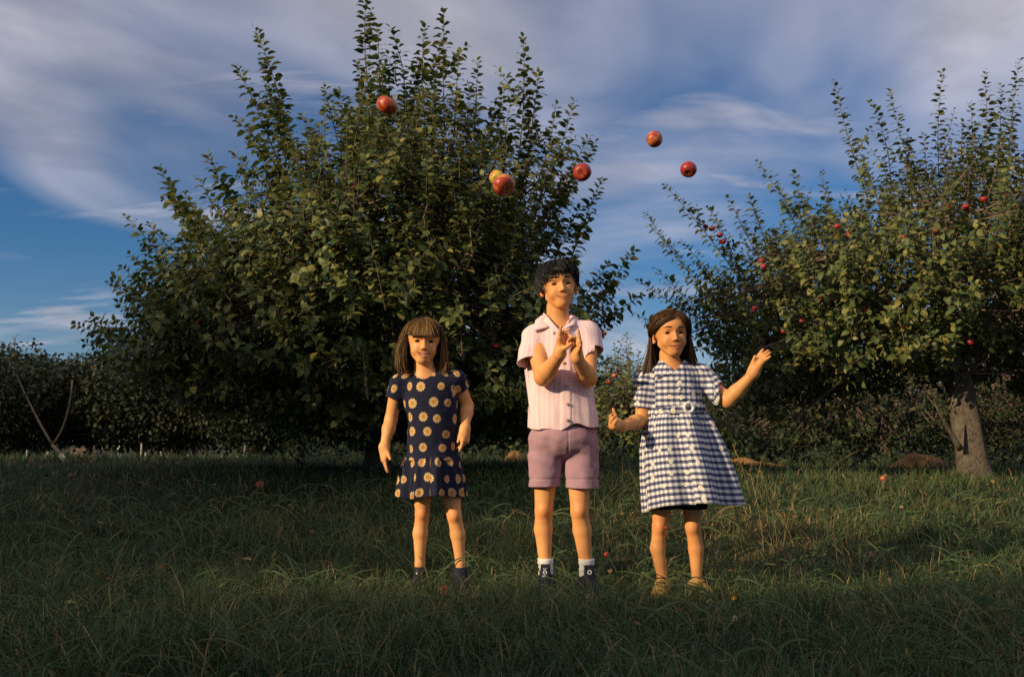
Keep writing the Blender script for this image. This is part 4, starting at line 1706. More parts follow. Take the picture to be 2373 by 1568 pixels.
# ---- fabrics
def daisies(b):
    x, y, z = b.sep(b.attr('fab', 'Vector'))
    su, sv = 0.070, 0.057
    row = b.m('FLOOR', b.m('DIVIDE', y, sv))
    sh_ = b.m('MULTIPLY', b.m('FLOORED_MODULO', row, 2.0), 0.5)
    uu = b.m('ADD', b.m('DIVIDE', x, su), sh_)
    cu = b.m('FLOOR', uu)
    wn = b.n('ShaderNodeTexWhiteNoise', noise_dimensions='2D')
    b.put(wn.inputs['Vector'], b.comb(cu, row, 0.0))
    jx, jy, jz = b.sep(wn.outputs['Color'])
    lx = b.m('MULTIPLY', b.m('ADD', b.m('SUBTRACT', b.m('FRACT', uu), 0.5), b.m('MULTIPLY', b.m('SUBTRACT', jx, 0.5), 0.42)), su)
    ly = b.m('MULTIPLY', b.m('ADD', b.m('SUBTRACT', b.m('FRACT', b.m('DIVIDE', y, sv)), 0.5), b.m('MULTIPLY', b.m('SUBTRACT', jy, 0.5), 0.26)), sv)
    r = b.m('SQRT', b.m('ADD', b.m('MULTIPLY', lx, lx), b.m('MULTIPLY', ly, ly)))
    a = b.m('ADD', b.m('ARCTAN2', ly, lx), b.m('MULTIPLY', jz, 6.0))
    pet = b.m('ABSOLUTE', b.m('COSINE', b.m('MULTIPLY', a, 5.0)))
    rad = b.m('MULTIPLY', b.m('ADD', 0.74, b.m('MULTIPLY', b.m('POWER', pet, 0.6), 0.30)), b.m('ADD', 0.0150, b.m('MULTIPLY', jz, 0.0045)))
    petal = b.m('LESS_THAN', r, rad)
    gap = b.m('MULTIPLY', b.m('SUBTRACT', 1.0, b.smooth(pet, 0.0, 0.35)), b.m('GREATER_THAN', r, 0.006))
    pc = b.mix(b.m('MULTIPLY', gap, 0.5), (0.56, 0.37, 0.17), (0.22, 0.11, 0.045))
    nz = b.noise(b.attr('fab', 'Vector'), 400, 2, 0.6)
    base = b.mix(nz, (0.010, 0.011, 0.026), (0.022, 0.023, 0.046))
    c = b.mix(petal, base, pc)
    c = b.mix(b.m('LESS_THAN', r, 0.0078), c, (0.52, 0.21, 0.035))
    return c


def gingham(b):
    f = b.attr('fab', 'Vector')
    x, y, z = b.sep(f)
    P = 0.0225
    ux, vy = b.m('DIVIDE', x, P), b.m('DIVIDE', y, P)
    s1 = b.m('GREATER_THAN', b.m('FRACT', ux), 0.5)
    s2 = b.m('GREATER_THAN', b.m('FRACT', vy), 0.5)
    wv = b.noise(f, 330, 2, 0.6)
    c = b.mix(s1, (0.80, 0.76, 0.68), (0.40, 0.385, 0.45))
    d_ = b.mix(s1, (0.105, 0.108, 0.20), (0.022, 0.024, 0.07))
    c = b.mix(s2, c, d_)
    c = b.mix(b.m('MULTIPLY', wv, 0.22), c, (0.27, 0.27, 0.31))
    # small daisies strewn over the checks
    S = 0.047
    gx, gy = b.m('DIVIDE', x, S), b.m('DIVIDE', y, S)
    wn = b.n('ShaderNodeTexWhiteNoise', noise_dimensions='2D')
    b.put(wn.inputs['Vector'], b.comb(b.m('FLOOR', gx), b.m('FLOOR', gy), 3.0))
    jx, jy, jz = b.sep(wn.outputs['Color'])
    lx = b.m('MULTIPLY', b.m('SUBTRACT', b.m('FRACT', gx), b.m('ADD', 0.3, b.m('MULTIPLY', jx, 0.4))), S)
    ly = b.m('MULTIPLY', b.m('SUBTRACT', b.m('FRACT', gy), b.m('ADD', 0.3, b.m('MULTIPLY', jy, 0.4))), S)
    r = b.m('SQRT', b.m('ADD', b.m('MULTIPLY', lx, lx), b.m('MULTIPLY', ly, ly)))
    a = b.m('ARCTAN2', ly, lx)
    pet = b.m('ADD', 0.0060, b.m('MULTIPLY', b.m('ABSOLUTE', b.m('COSINE', b.m('MULTIPLY', a, 3.0))), 0.0025))
    on = b.m('GREATER_THAN', jz, 0.45)
    c = b.mix(b.m('MULTIPLY', b.m('LESS_THAN', r, pet), on), c, (0.80, 0.75, 0.62))
    return b.mix(b.m('MULTIPLY', b.m('LESS_THAN', r, 0.0032), on), c, (0.60, 0.44, 0.09))


def weave_bump(b):
    return b.noise(b.attr('fab', 'Vector'), 260, 3, 0.7), 0.0012


M_daisy = principled('daisy_jersey', daisies, 0.9, 0.1, bump=weave_bump, sheen=0.05)
M_gingham = principled('gingham_cotton', gingham, 0.9, 0.1, bump=weave_bump)


def shirt_col(b):
    f = b.attr('fab', 'Vector')
    x, y, z = b.sep(f)
    st = b.m('SINE', b.m('MULTIPLY', x, 2 * math.pi / 0.020))
    n = b.noise(b.comb(b.m('MULTIPLY', x, 8.0), y, z), 30, 4, 0.7)
    c = b.mix(b.smooth(st, -0.6, 0.6), (0.78, 0.53, 0.53), (0.80, 0.60, 0.585))
    return b.mix(b.m('MULTIPLY', b.smooth(n, 0.5, 0.7), 0.35), c, (0.70, 0.44, 0.46))


def shorts_col(b):
    f = b.attr('fab', 'Vector')
    n = b.noise(f, 240, 3, 0.7)
    n2 = b.noise(f, 18, 3, 0.6)
    c = b.mix(n, (0.34, 0.19, 0.225), (0.47, 0.285, 0.32))
    return b.mix(b.m('MULTIPLY', n2, 0.3), c, (0.30, 0.17, 0.21))


M_shirt = principled('pink_seersucker', shirt_col, 0.9, 0.1, bump=weave_bump)
M_collar = principled('pink_collar', (0.78, 0.55, 0.545), 0.9, 0.1)
M_shorts = principled('mauve_twill', shorts_col, 0.9, 0.1, bump=weave_bump)
M_under = principled('near_black', (0.012, 0.012, 0.016), 0.9, 0.1)
M_button = principled('tan_button', (0.55, 0.33, 0.20), 0.4, 0.4)
M_button_w = principled('white_button', (0.78, 0.74, 0.66), 0.4, 0.4)
M_buckle = principled('white_buckle', (0.80, 0.77, 0.70), 0.35, 0.5)
M_shoe_dark = principled('navy_mesh_shoe', lambda b: b.mix(b.noise(b.n('ShaderNodeTexCoord').outputs['Object'], 160, 2, 0.6), (0.008, 0.009, 0.018), (0.022, 0.024, 0.045)), 0.8, 0.2)
M_shoe_black = principled('black_shoe', (0.010, 0.010, 0.013), 0.7, 0.3)
M_shoe_yellow = principled('ochre_suede', lambda b: b.ramp(b.noise(b.n('ShaderNodeTexCoord').outputs['Object'], 60, 4, 0.7), [(0.35, (0.30, 0.16, 0.035)), (0.65, (0.58, 0.36, 0.10))]), 0.9, 0.1)
M_sole = principled('shoe_sole', (0.30, 0.27, 0.22), 0.7, 0.2)
M_sock = principled('white_sock', lambda b: b.mix(b.noise(b.n('ShaderNodeTexCoord').outputs['Object'], 220, 2, 0.6), (0.66, 0.62, 0.57), (0.82, 0.79, 0.74)), 0.95, 0.1)
M_white_print = principled('white_print', (0.75, 0.74, 0.70), 0.6, 0.2)
M_red_patch = principled('red_patch', lambda b: b.ramp(b.noise(b.n('ShaderNodeTexCoord').outputs['Object'], 90, 2, 0.6), [(0.4, (0.62, 0.03, 0.04)), (0.6, (0.72, 0.22, 0.03))]), 0.6, 0.3)


def cyl_uv(cx, cy, R):
    return lambda v, fc=None: np.stack([(v[:, 0] - cx) * 1.08 + np.sign(v[:, 0] - cx) * np.clip(v[:, 1] - cy + 0.055, 0, 1) * 0.85, v[:, 2], np.zeros(len(v))], -1)


def sleeve_uv(base_uv, sleeves):
    """sleeves: (centre a, end b, inside test) give cloth coordinates along the sleeve"""
    def f(v, fc):
        uv = base_uv(v)
        for a, b, test in sleeves:
            ax = unit(b - a)
            s = unit(np.cross(ax, V3(0, 1, 0)))
            t = np.cross(ax, s)
            m = test(fc)
            w = v[m] - a
            uv[m, 0] = 0.050 * np.arctan2(w @ s, w @ t) + 0.01
            uv[m, 1] = -(w @ ax)
        return uv
    return f


def make_shoe(root, ankle, toe_dir, L, w, mat, sole_mat=None, high=0.05, ground=0.0):
    """low shoe under the ankle; returns object"""
    ankle = np.asarray(ankle, float)
    d = unit(V3(toe_dir[0], toe_dir[1], 0))
    s = V3(-d[1], d[0], 0)
    g = V3(ankle[0], ankle[1], ground)
    sh = Shape()
    heel = g - d * L * 0.20 + V3(0, 0, 0.030)
    ball = g + d * L * 0.50 + V3(0, 0, 0.024)
    toe = g + d * L * 0.66 + V3(0, 0, 0.022)
    sh.add(Cone(heel, ball, w * 0.44, w * 0.48), 0.01)
    sh.add(Cone(ball, toe, w * 0.48, w * 0.36), 0.01)
    sh.add(Cone(g + V3(0, 0, high) - d * 0.012, g + d * L * 0.32 + V3(0, 0, 0.035), w * 0.44, w * 0.40), 0.015)
    sh.add(Cone(g + V3(0, 0, high + 0.012) + d * 0.004, g + d * L * 0.2 + V3(0, 0, 0.045), w * 0.36, w * 0.36), 0.012)
    lo, hi = np.minimum.reduce([heel, toe, g]) - 0.06, np.maximum.reduce([heel, toe, g + V3(0, 0, high)]) + 0.06
    v, q = sh.mesh(np.arange(lo[0], hi[0], 0.0036), np.arange(lo[1], hi[1], 0.0036), np.arange(lo[2], hi[2], 0.0036))
    v[:, 2] = np.maximum(v[:, 2], ground + 0.002)
    o = link('shoe', mesh_from('shoe', local(root.location, v), q), mat, root)
    # sole
    n = 30
    vv = []
    for z, e in ((0.0, 0.95), (0.004, 1.03), (0.016, 1.03), (0.020, 0.97)):
        for k in range(n):
            a = 2 * math.pi * k / n
            lx = L * 0.58 * math.cos(a) + L * 0.17
            wy = w * 0.47 * math.sin(a) * (1 + 0.12 * math.cos(a))
            vv.append(g + d * lx * e + s * wy * e * 1.04 + V3(0, 0, z))
    ff = [(i * n + k, i * n + (k + 1) % n, (i + 1) * n + (k + 1) % n, (i + 1) * n + k) for i in range(3) for k in range(n)]
    ff += [tuple(range(n - 1, -1, -1)), tuple(3 * n + k for k in range(n))]
    so = link('sole', mesh_from('sole', local(root.location, np.array(vv)), ff), sole_mat or M_sole, o)
    return o, g, d, s


def make_sock(root, a, b, ra, rb, cuff=True):
    a, b = np.asarray(a, float), np.asarray(b, float)
    n = 12
    t = np.linspace(0, 1, n)
    P = np.outer(1 - t, a) + np.outer(t, b)
    R = ra + (rb - ra) * t + 0.0012 * np.sin(t * 26)
    if cuff:
        R[-3:] += 0.0025
    v, f = tube(P, R, 22)
    return link('sock', mesh_from('sock', local(root.location, v), f), M_sock, root)


# ================================================================== boy in pink
def make_boy():
    D = 3.76

    def K(u, v, dy=0.0):
        return W(u, v, D + dy)
    gx = K(1308, 1370)
    root = empty('person', (gx[0], D, 0.0), 'person in pink short sleeved shirt and mauve shorts with both hands raised to catch', 'person')
    hd = Head(K(1294, 667, -0.01), 0.187, rot3(0.14, -0.13, -0.09))
    b = Shape()
    # trunk
    b.add(Ell(K(1300, 828), (0.104, 0.070, 0.125)), 0.03)
    b.add(Ell(K(1303, 925), (0.098, 0.072, 0.13)), 0.05)
    b.add(Ell(K(1305, 1012), (0.108, 0.080, 0.085)), 0.05)
    b.add(Cone(K(1246, 780, 0.005), K(1352, 776, 0.005), 0.040, 0.040), 0.04)
    b.add(Cone(K(1296, 790, 0.01), K(1292, 712, -0.002), 0.048, 0.042), 0.03)
    # legs
    for hip, kn, cf, an, ft in (((1268, 1030), (1260, 1183), (1259, 1226), (1264, 1312), (1266, 1350)), ((1342, 1030), (1343, 1185), (1349, 1228), (1359, 1316), (1362, 1358))):
        dy = 0.0 if hip[0] < 1300 else -0.03
        b.add(Cone(K(*hip), K(*kn, dy), 0.055, 0.0325), 0.02)
        b.add(Ell(K(kn[0], kn[1] - 2, dy - 0.020), (0.021, 0.020, 0.024)), 0.010)
        b.add(Cone(K(*kn, dy), K(*cf, dy + 0.012), 0.0315, 0.0335), 0.010)
        b.add(Cone(K(*cf, dy + 0.012), K(*an, dy), 0.0335, 0.0215), 0.010)
        b.add(Cone(K(*an, dy), K(*ft, dy), 0.0235, 0.026), 0.01)
        b.add(Cone(K(ft[0], ft[1], dy), K(ft[0], ft[1] + 8, dy - 0.08), 0.024, 0.018), 0.01)
    # arms
    S1, E1, W1 = K(1238, 784), K(1258, 874, -0.11), K(1297, 822, -0.215)
    S2, E2, W2 = K(1363, 780), K(1364, 876, -0.09), K(1337, 830, -0.225)
    for S, E, Wr in ((S1, E1, W1), (S2, E2, W2)):
        b.add(Cone(S, E, 0.038, 0.030), 0.03)
        m = E + (Wr - E) * 0.3
        b.add(Cone(E, m, 0.030, 0.031), 0.014)
        b.add(Cone(m, Wr, 0.031, 0.0205), 0.012)
    hL = 0.116
    hand(b, W1, V3(0.10, -0.15, 1.0), V3(0.85, -0.5, 0.1), -1, hL, ((0.05, 0.08, 0.05), (0.35, 0.5, 0.3), (0.7, 0.8, 0.5), (0.95, 0.9, 0.5)),
         spread=(0.05, 0.0, -0.12, -0.3), thumb_dir=V3(0.75, -0.55, 0.35))
    hand(b, W2, V3(-0.02, -0.15, 1.0), V3(-0.8, -0.55, 0.0), 1, hL, ((0.08, 0.05, 0.05), (0.75, 0.9, 0.5), (0.9, 1.0, 0.6), (1.0, 1.0, 0.6)),
         spread=(-0.05, 0.0, -0.05, -0.2), thumb_dir=V3(0.15, -0.9, 0.45))
    hd.base(b)
    hd.face(b, smile=0.9, mouth_w=0.118, eye=0.74)
    hd.ears(b)
    zc = hd.c[2]
    xs_ = axis(K(1190, 800)[0], K(1400, 800)[0], 0.0042, [(hd.c[0] - 0.075, hd.c[0] + 0.075, 0.0027)])
    ys_ = axis(D - 0.36, D + 0.11, 0.0046, [(D - 0.34, D - 0.20, 0.003), (D - 0.13, D - 0.06, 0.0027)])
    zs_ = axis(-0.005, zc + 0.12, 0.0048, [(zc - 0.11, zc + 0.05, 0.0027), (W1[2] - 0.02, W1[2] + 0.13, 0.003)])
    knees = [(K(1260, 1180, -0.04), 0.05, 0.5), (K(1343, 1182, -0.07), 0.05, 0.5), (E1, 0.05, 0.4), (hd.p(-0.39, 0, -0.05), 0.04, 0.6)]
    body_object(root, b, hd, xs_, ys_, zs_, M_skin_a, knees)
    add_eyes(root, hd, (0.10, -0.05))
    M_hair = hair_material('hair_black', (0.0045, 0.0038, 0.0034), (0.022, 0.016, 0.011))
    add_brows(root, hd, b, M_hair, 0.008, 0.014)

    # hair: thick short cut with a ragged fringe
    rg = np.random.default_rng(4)
    n = 7000
    ph = rg.uniform(-np.pi, np.pi, n)
    th0 = np.abs(rg.normal(0, 0.75, n))
    lay = rg.uniform(0, 1, n) ** 1.4
    cl = vnoise(np.stack([np.cos(ph) * 3.2, np.sin(ph) * 3.2, th0 * 2.2], -1), 8)
    m = 9
    t = np.linspace(0, 1, m)
    paths = np.zeros((n, m, 3))
    af = np.abs(ph)
    thend = np.where(af < 0.95, 1.28 + 0.22 * cl + 0.11 * rg.normal(0, 1, n) - 0.05 * np.cos(ph * 3), np.where(af < 1.75, 1.62 + 0.10 * rg.normal(0, 1, n), 2.08 + 0.08 * rg.normal(0, 1, n)))
    thend = np.where((af >= 0.8) & (af < 1.15), 1.36 + 0.12 * rg.normal(0, 1, n), thend)
    th0 = np.minimum(th0, thend - 0.35)
    sw = rg.normal(0.16, 0.24, n) + 0.40 * cl
    puff = rg.normal(0, 0.035, n) + 0.05 * np.abs(rg.normal(0, 1, n)) * (rg.random(n) < 0.15)
    for k in range(m):
        th = th0 + (thend - th0) * t[k]
        lift = 1.0 + 0.14 * lay + 0.085 * cl * t[k] + puff * t[k] + 0.05 * np.sin(np.pi * t[k]) * (0.5 + lay)
        phk = ph + sw * t[k]
        e = np.array([0.375, 0.455, 0.385])
        x = e[0] * np.sin(th) * np.sin(phk) * lift
        y = -e[1] * np.sin(th) * np.cos(phk) * lift + 0.05
        z = e[2] * np.cos(th) * lift + 0.125 + 0.012 * lay
        y = y - np.where(af < 0.95, 0.05 * t[k] ** 2 * (0.4 + lay), 0)
        paths[:, k] = np.stack([x, y, z], -1)
    Pw = hd.c + (paths * hd.H) @ hd.R.T
    link('hair', strands_mesh('hair', local(root.location, Pw), np.where(np.arange(n) < 2600, 0.0024, 0.0011), rg, np.clip(rg.normal(0.35, 0.25, n) + 0.3 * cl, 0, 1)), M_hair, root)

    # shirt
    s = Shape()
    s.add(Ell(K(1302, 828), (0.122, 0.088, 0.135)), 0.03)
    s.add(Ell(K(1303, 915), (0.122, 0.096, 0.16)), 0.06)
    s.add(Ell(K(1304, 1000), (0.134, 0.106, 0.12)), 0.07)
    s.add(Cone(K(1240, 776, 0.005), K(1360, 772, 0.005), 0.046, 0.046), 0.04)
    s.add(Cone(K(1296, 775, 0.008), K(1293, 735, 0.004), 0.066, 0.058), 0.03)
    A1, B1 = K(1240, 783, -0.005), K(1229, 850, -0.045)
    A2, B2 = K(1362, 780, -0.005), K(1373, 842, -0.055)
    s.add(Cone(A1, B1, 0.050, 0.052), 0.022)
    s.add(Cone(A2, B2, 0.050, 0.047), 0.022)
    hem_z = K(1300, 991)[2]
    n1 = unit(B1 - A1) + V3(0.25, 0, 0)
    c1 = K(1229, 838, -0.04)
    n2 = unit(B2 - A2)
    c2 = K(1370, 812, -0.04)
    nb = K(1296, 772)
    cx = nb[0]

    def neck(v):
        return np.where(v[:, 1] < D + 0.0, v[:, 2] - (nb[2] + 1.25 * np.abs(v[:, 0] - cx)), v[:, 2] - K(1296, 742)[2])

    def hem(v):
        return (hem_z + 0.010 * np.sin(v[:, 0] * 26 + 1.2) + 0.006 * np.sin(v[:, 0] * 61)) - v[:, 2]

    def is1(v):
        return (v[:, 0] < K(1232, 830)[0] - (v[:, 2] - K(1232, 830)[2]) * 0.10) & (v[:, 2] > K(1, 862)[2])

    def is2(v):
        return (v[:, 0] > K(1366, 830)[0]) & (v[:, 2] > K(1, 850)[2])

    def cut_sleeve(c, n_, test_x):
        def f(v):
            d = (v - c) @ unit(n_)
            return np.where(test_x(v), d, -1.0)
        return f
    sl1 = cut_sleeve(c1, n1, lambda v: (v[:, 0] < K(1246, 800)[0]) & (((v - A1) @ unit(B1 - A1)) > 0.03) & (np.linalg.norm(np.cross(v - A1, unit(B1 - A1)), axis=1) < 0.072) & (v[:, 0] < K(1250, 1)[0] - 0.2 * (K(1, 840)[2] - v[:, 2])))
    sl2 = cut_sleeve(c2, n2, lambda v: (v[:, 0] > K(1352, 800)[0]) & (((v - A2) @ unit(B2 - A2)) > 0.02) & (np.linalg.norm(np.cross(v - A2, unit(B2 - A2)), axis=1) < 0.066) & ((v[:, 0] > K(1368, 1)[0]) | (v[:, 1] < D - 0.085)))

    def folds(v):
        lo = np.clip((K(1, 800)[2] - v[:, 2]) / 0.2, 0, 1)
        f = 0.0070 * vnoise(np.stack([v[:, 0] * 24 + 0.4 * np.sin(v[:, 2] * 9), v[:, 1] * 9, v[:, 2] * 3.2], -1), 1) * lo
        f += 0.0048 * vnoise(np.stack([v[:, 0] * 20 + v[:, 2] * 17, v[:, 1] * 12, v[:, 2] * 11], -1), 2)
        f += 0.0060 * vnoise(np.stack([v[:, 0] * 13 + v[:, 2] * 5, v[:, 1] * 7, v[:, 2] * 4], -1), 41)
        f += 0.0022 * vnoise(np.stack([v[:, 0] * 46, v[:, 1] * 20, v[:, 2] * 12], -1), 3)
        # raised button placket
        f += np.where((np.abs(v[:, 0] - cx - 0.018) < 0.019) & (v[:, 1] < D), 0.0032, 0.0)
        return f
    xs_ = axis(K(1185, 800)[0], K(1405, 800)[0], 0.0042)
    ys_ = axis(D - 0.14, D + 0.13, 0.0042)
    zs_ = axis(hem_z - 0.03, K(1, 720)[2], 0.0042)
    uv = sleeve_uv(cyl_uv(cx, D, 0.12), [(A1, B1, is1), (A2, B2, is2)])
    shirt = cloth('shirt', root, s, xs_, ys_, zs_, M_shirt, [neck, hem, sl1, sl2], uv, folds)
    # buttons down the front
    for u, v in ((1282, 776), (1309, 897), (1311, 938), (1310, 974), (1303, 845)):
        p = K(u, v)
        y = s.front(p[0], p[2], D - 0.2, D) - 0.006
        a, f = disc((p[0], y, p[2]), (0, -1, 0), 0.0058, 0.004)
        link('button', mesh_from('button', local(root.location, a), f), M_button, shirt)
    # collar
    for pts, nrm in ((((1256, 730, 0.010), (1272, 757, -0.075), (1236, 766, -0.068), (1241, 742, 0.0)), (-0.45, -0.8, 0.5)),
                     (((1322, 728, 0.010), (1306, 764, -0.078), (1331, 752, -0.062), (1340, 737, 0.0)), (0.45, -0.8, 0.5))):
        cor = [K(*q_) for q_ in pts]
        for i_ in (1, 2):
            cor[i_][1] = s.front(cor[i_][0], cor[i_][2], D - 0.2, D + 0.02) - 0.009
        a, f = flap(cor, nrm, 0.003, 0.008)
        link('collar', mesh_from('collar', local(root.location, a), f), M_collar, shirt)
    a = np.array([(K(1293, 738, 0.004) + V3(0.060 * math.sin(q_), 0.056 * math.cos(q_), 0.006 * math.cos(q_))) for q_ in np.linspace(-2.2, 2.2, 24)])
    v_, f_ = tube(a, np.full(24, 0.0085), 8)
    v_[:, 2] += 0.004
    link('collar', mesh_from('collar', local(root.location, v_), f_), M_collar, shirt)

    # shorts
    p = Shape()
    p.add(Ell(K(1305, 1015, -0.005), (0.128, 0.104, 0.085)), 0.04)
    for hip, kn, sgn in (((1266, 1030), (1261, 1150), -1), ((1346, 1030), (1350, 1152), 1)):
        dy = -0.0 if sgn < 0 else -0.02
        p.add(Cone(K(*hip, -0.006), K(*kn, dy - 0.004), 0.068, 0.056 if sgn < 0 else 0.060), 0.012)
    h1, h2 = K(1263, 1126), K(1347, 1129)
    xc = K(1304, 1)[0]

    def sh_hem(v):
        z = np.where(v[:, 0] < xc, h1[2] - 0.10 * (v[:, 0] - h1[0]) * -1 * 0.3, h2[2] - 0.02 * (v[:, 0] - h2[0]))
        return z - v[:, 2]

    def sfolds(v):
        crotch = np.exp(-((v[:, 2] - K(1, 1040)[2]) / 0.07) ** 2)
        f = 0.0036 * vnoise(np.stack([v[:, 0] * 8, v[:, 1] * 8, v[:, 2] * 42 + v[:, 0] * 10], -1), 4) * (0.5 + crotch)
        f += 0.0028 * vnoise(np.stack([v[:, 0] * 30, v[:, 1] * 14, v[:, 2] * 9], -1), 5)
        f += 0.0018 * vnoise(v * 45, 6)
        edge = np.abs(v[:, 2] - (h1[2] + 0.028))
        f -= np.where(edge < 0.003, 0.0018, 0)
        f -= np.where((np.abs(v[:, 0] - xc - 0.006) < 0.0035) & (v[:, 2] > K(1, 1050)[2]), 0.003, 0)
        return f
    zt = K(1, 975)[2]
    shorts = cloth('shorts', root, p, axis(K(1195, 1)[0], K(1412, 1)[0], 0.0042), axis(D - 0.14, D + 0.12, 0.0042), axis(h2[2] - 0.03, zt + 0.05, 0.0042),
                   M_shorts, [sh_hem, lambda v: v[:, 2] - zt], cyl_uv(xc, D, 0.12), sfolds)
    # socks and shoes
    for k, (an, tp, dy, dirx) in enumerate((((1265, 1342), (1264, 1293), 0.0, -0.12), ((1360, 1346), (1359, 1294), -0.03, 0.10))):
        make_sock(root, K(*an, dy), K(*tp, dy), 0.028, 0.0268)
        A = K(an[0] + 1, an[1], dy)
        o, g, d, s_ = make_shoe(root, A, (dirx, -1), 0.195, 0.075, M_shoe_dark, high=0.055)
        # tongue standing up in front of the ankle
        tb = g + d * 0.052 + V3(0, 0, 0.062)
        tt = g + d * 0.036 + V3(0, 0, 0.118)
        a, f = flap([tb - s_ * 0.021, tb + s_ * 0.021, tt + s_ * 0.017, tt - s_ * 0.017], d + V3(0, 0, 0.25), 0.006, 0.004)
        link('tongue', mesh_from('tongue', local(root.location, a), f), M_shoe_dark, o)
        nrm = unit(d + V3(0, 0, 0.25))
        cm = tb * 0.45 + tt * 0.55 + nrm * 0.0075
        if k == 0:
            a, f = ring_mesh(cm - V3(0, 0, 0.004), nrm, 0.0055, 0.0019)
            link('printed_mark', mesh_from('printed_mark', local(root.location, a), f), M_white_print, o)
            a, f = tube(np.array([cm + V3(-0.006, 0, 0.010), cm + V3(0, -0.001, 0.006), cm + V3(0.006, 0, 0.011)]), [0.0016] * 3, 6)
            link('printed_mark', mesh_from('printed_mark', local(root.location, a), f), M_white_print, o)
            a, f = tube(np.array([cm + V3(-0.010, -0.002, -0.018), cm + V3(0, -0.003, -0.016), cm + V3(0.009, -0.002, -0.018)]), [0.0022] * 3, 6)
            link('printed_mark', mesh_from('printed_mark', local(root.location, a), f), M_white_print, o)
            for dx in (-0.006, 0.006):
                a, f = disc(cm + V3(dx, -0.010, -0.034), nrm, 0.0022, 0.003, 8)
                link('printed_mark', mesh_from('printed_mark', local(root.location, a), f), M_white_print, o)
        else:
            a, f = ring_mesh(cm, nrm, 0.0065, 0.0021)
            link('printed_mark', mesh_from('printed_mark', local(root.location, a), f), M_white_print, o)
    return root


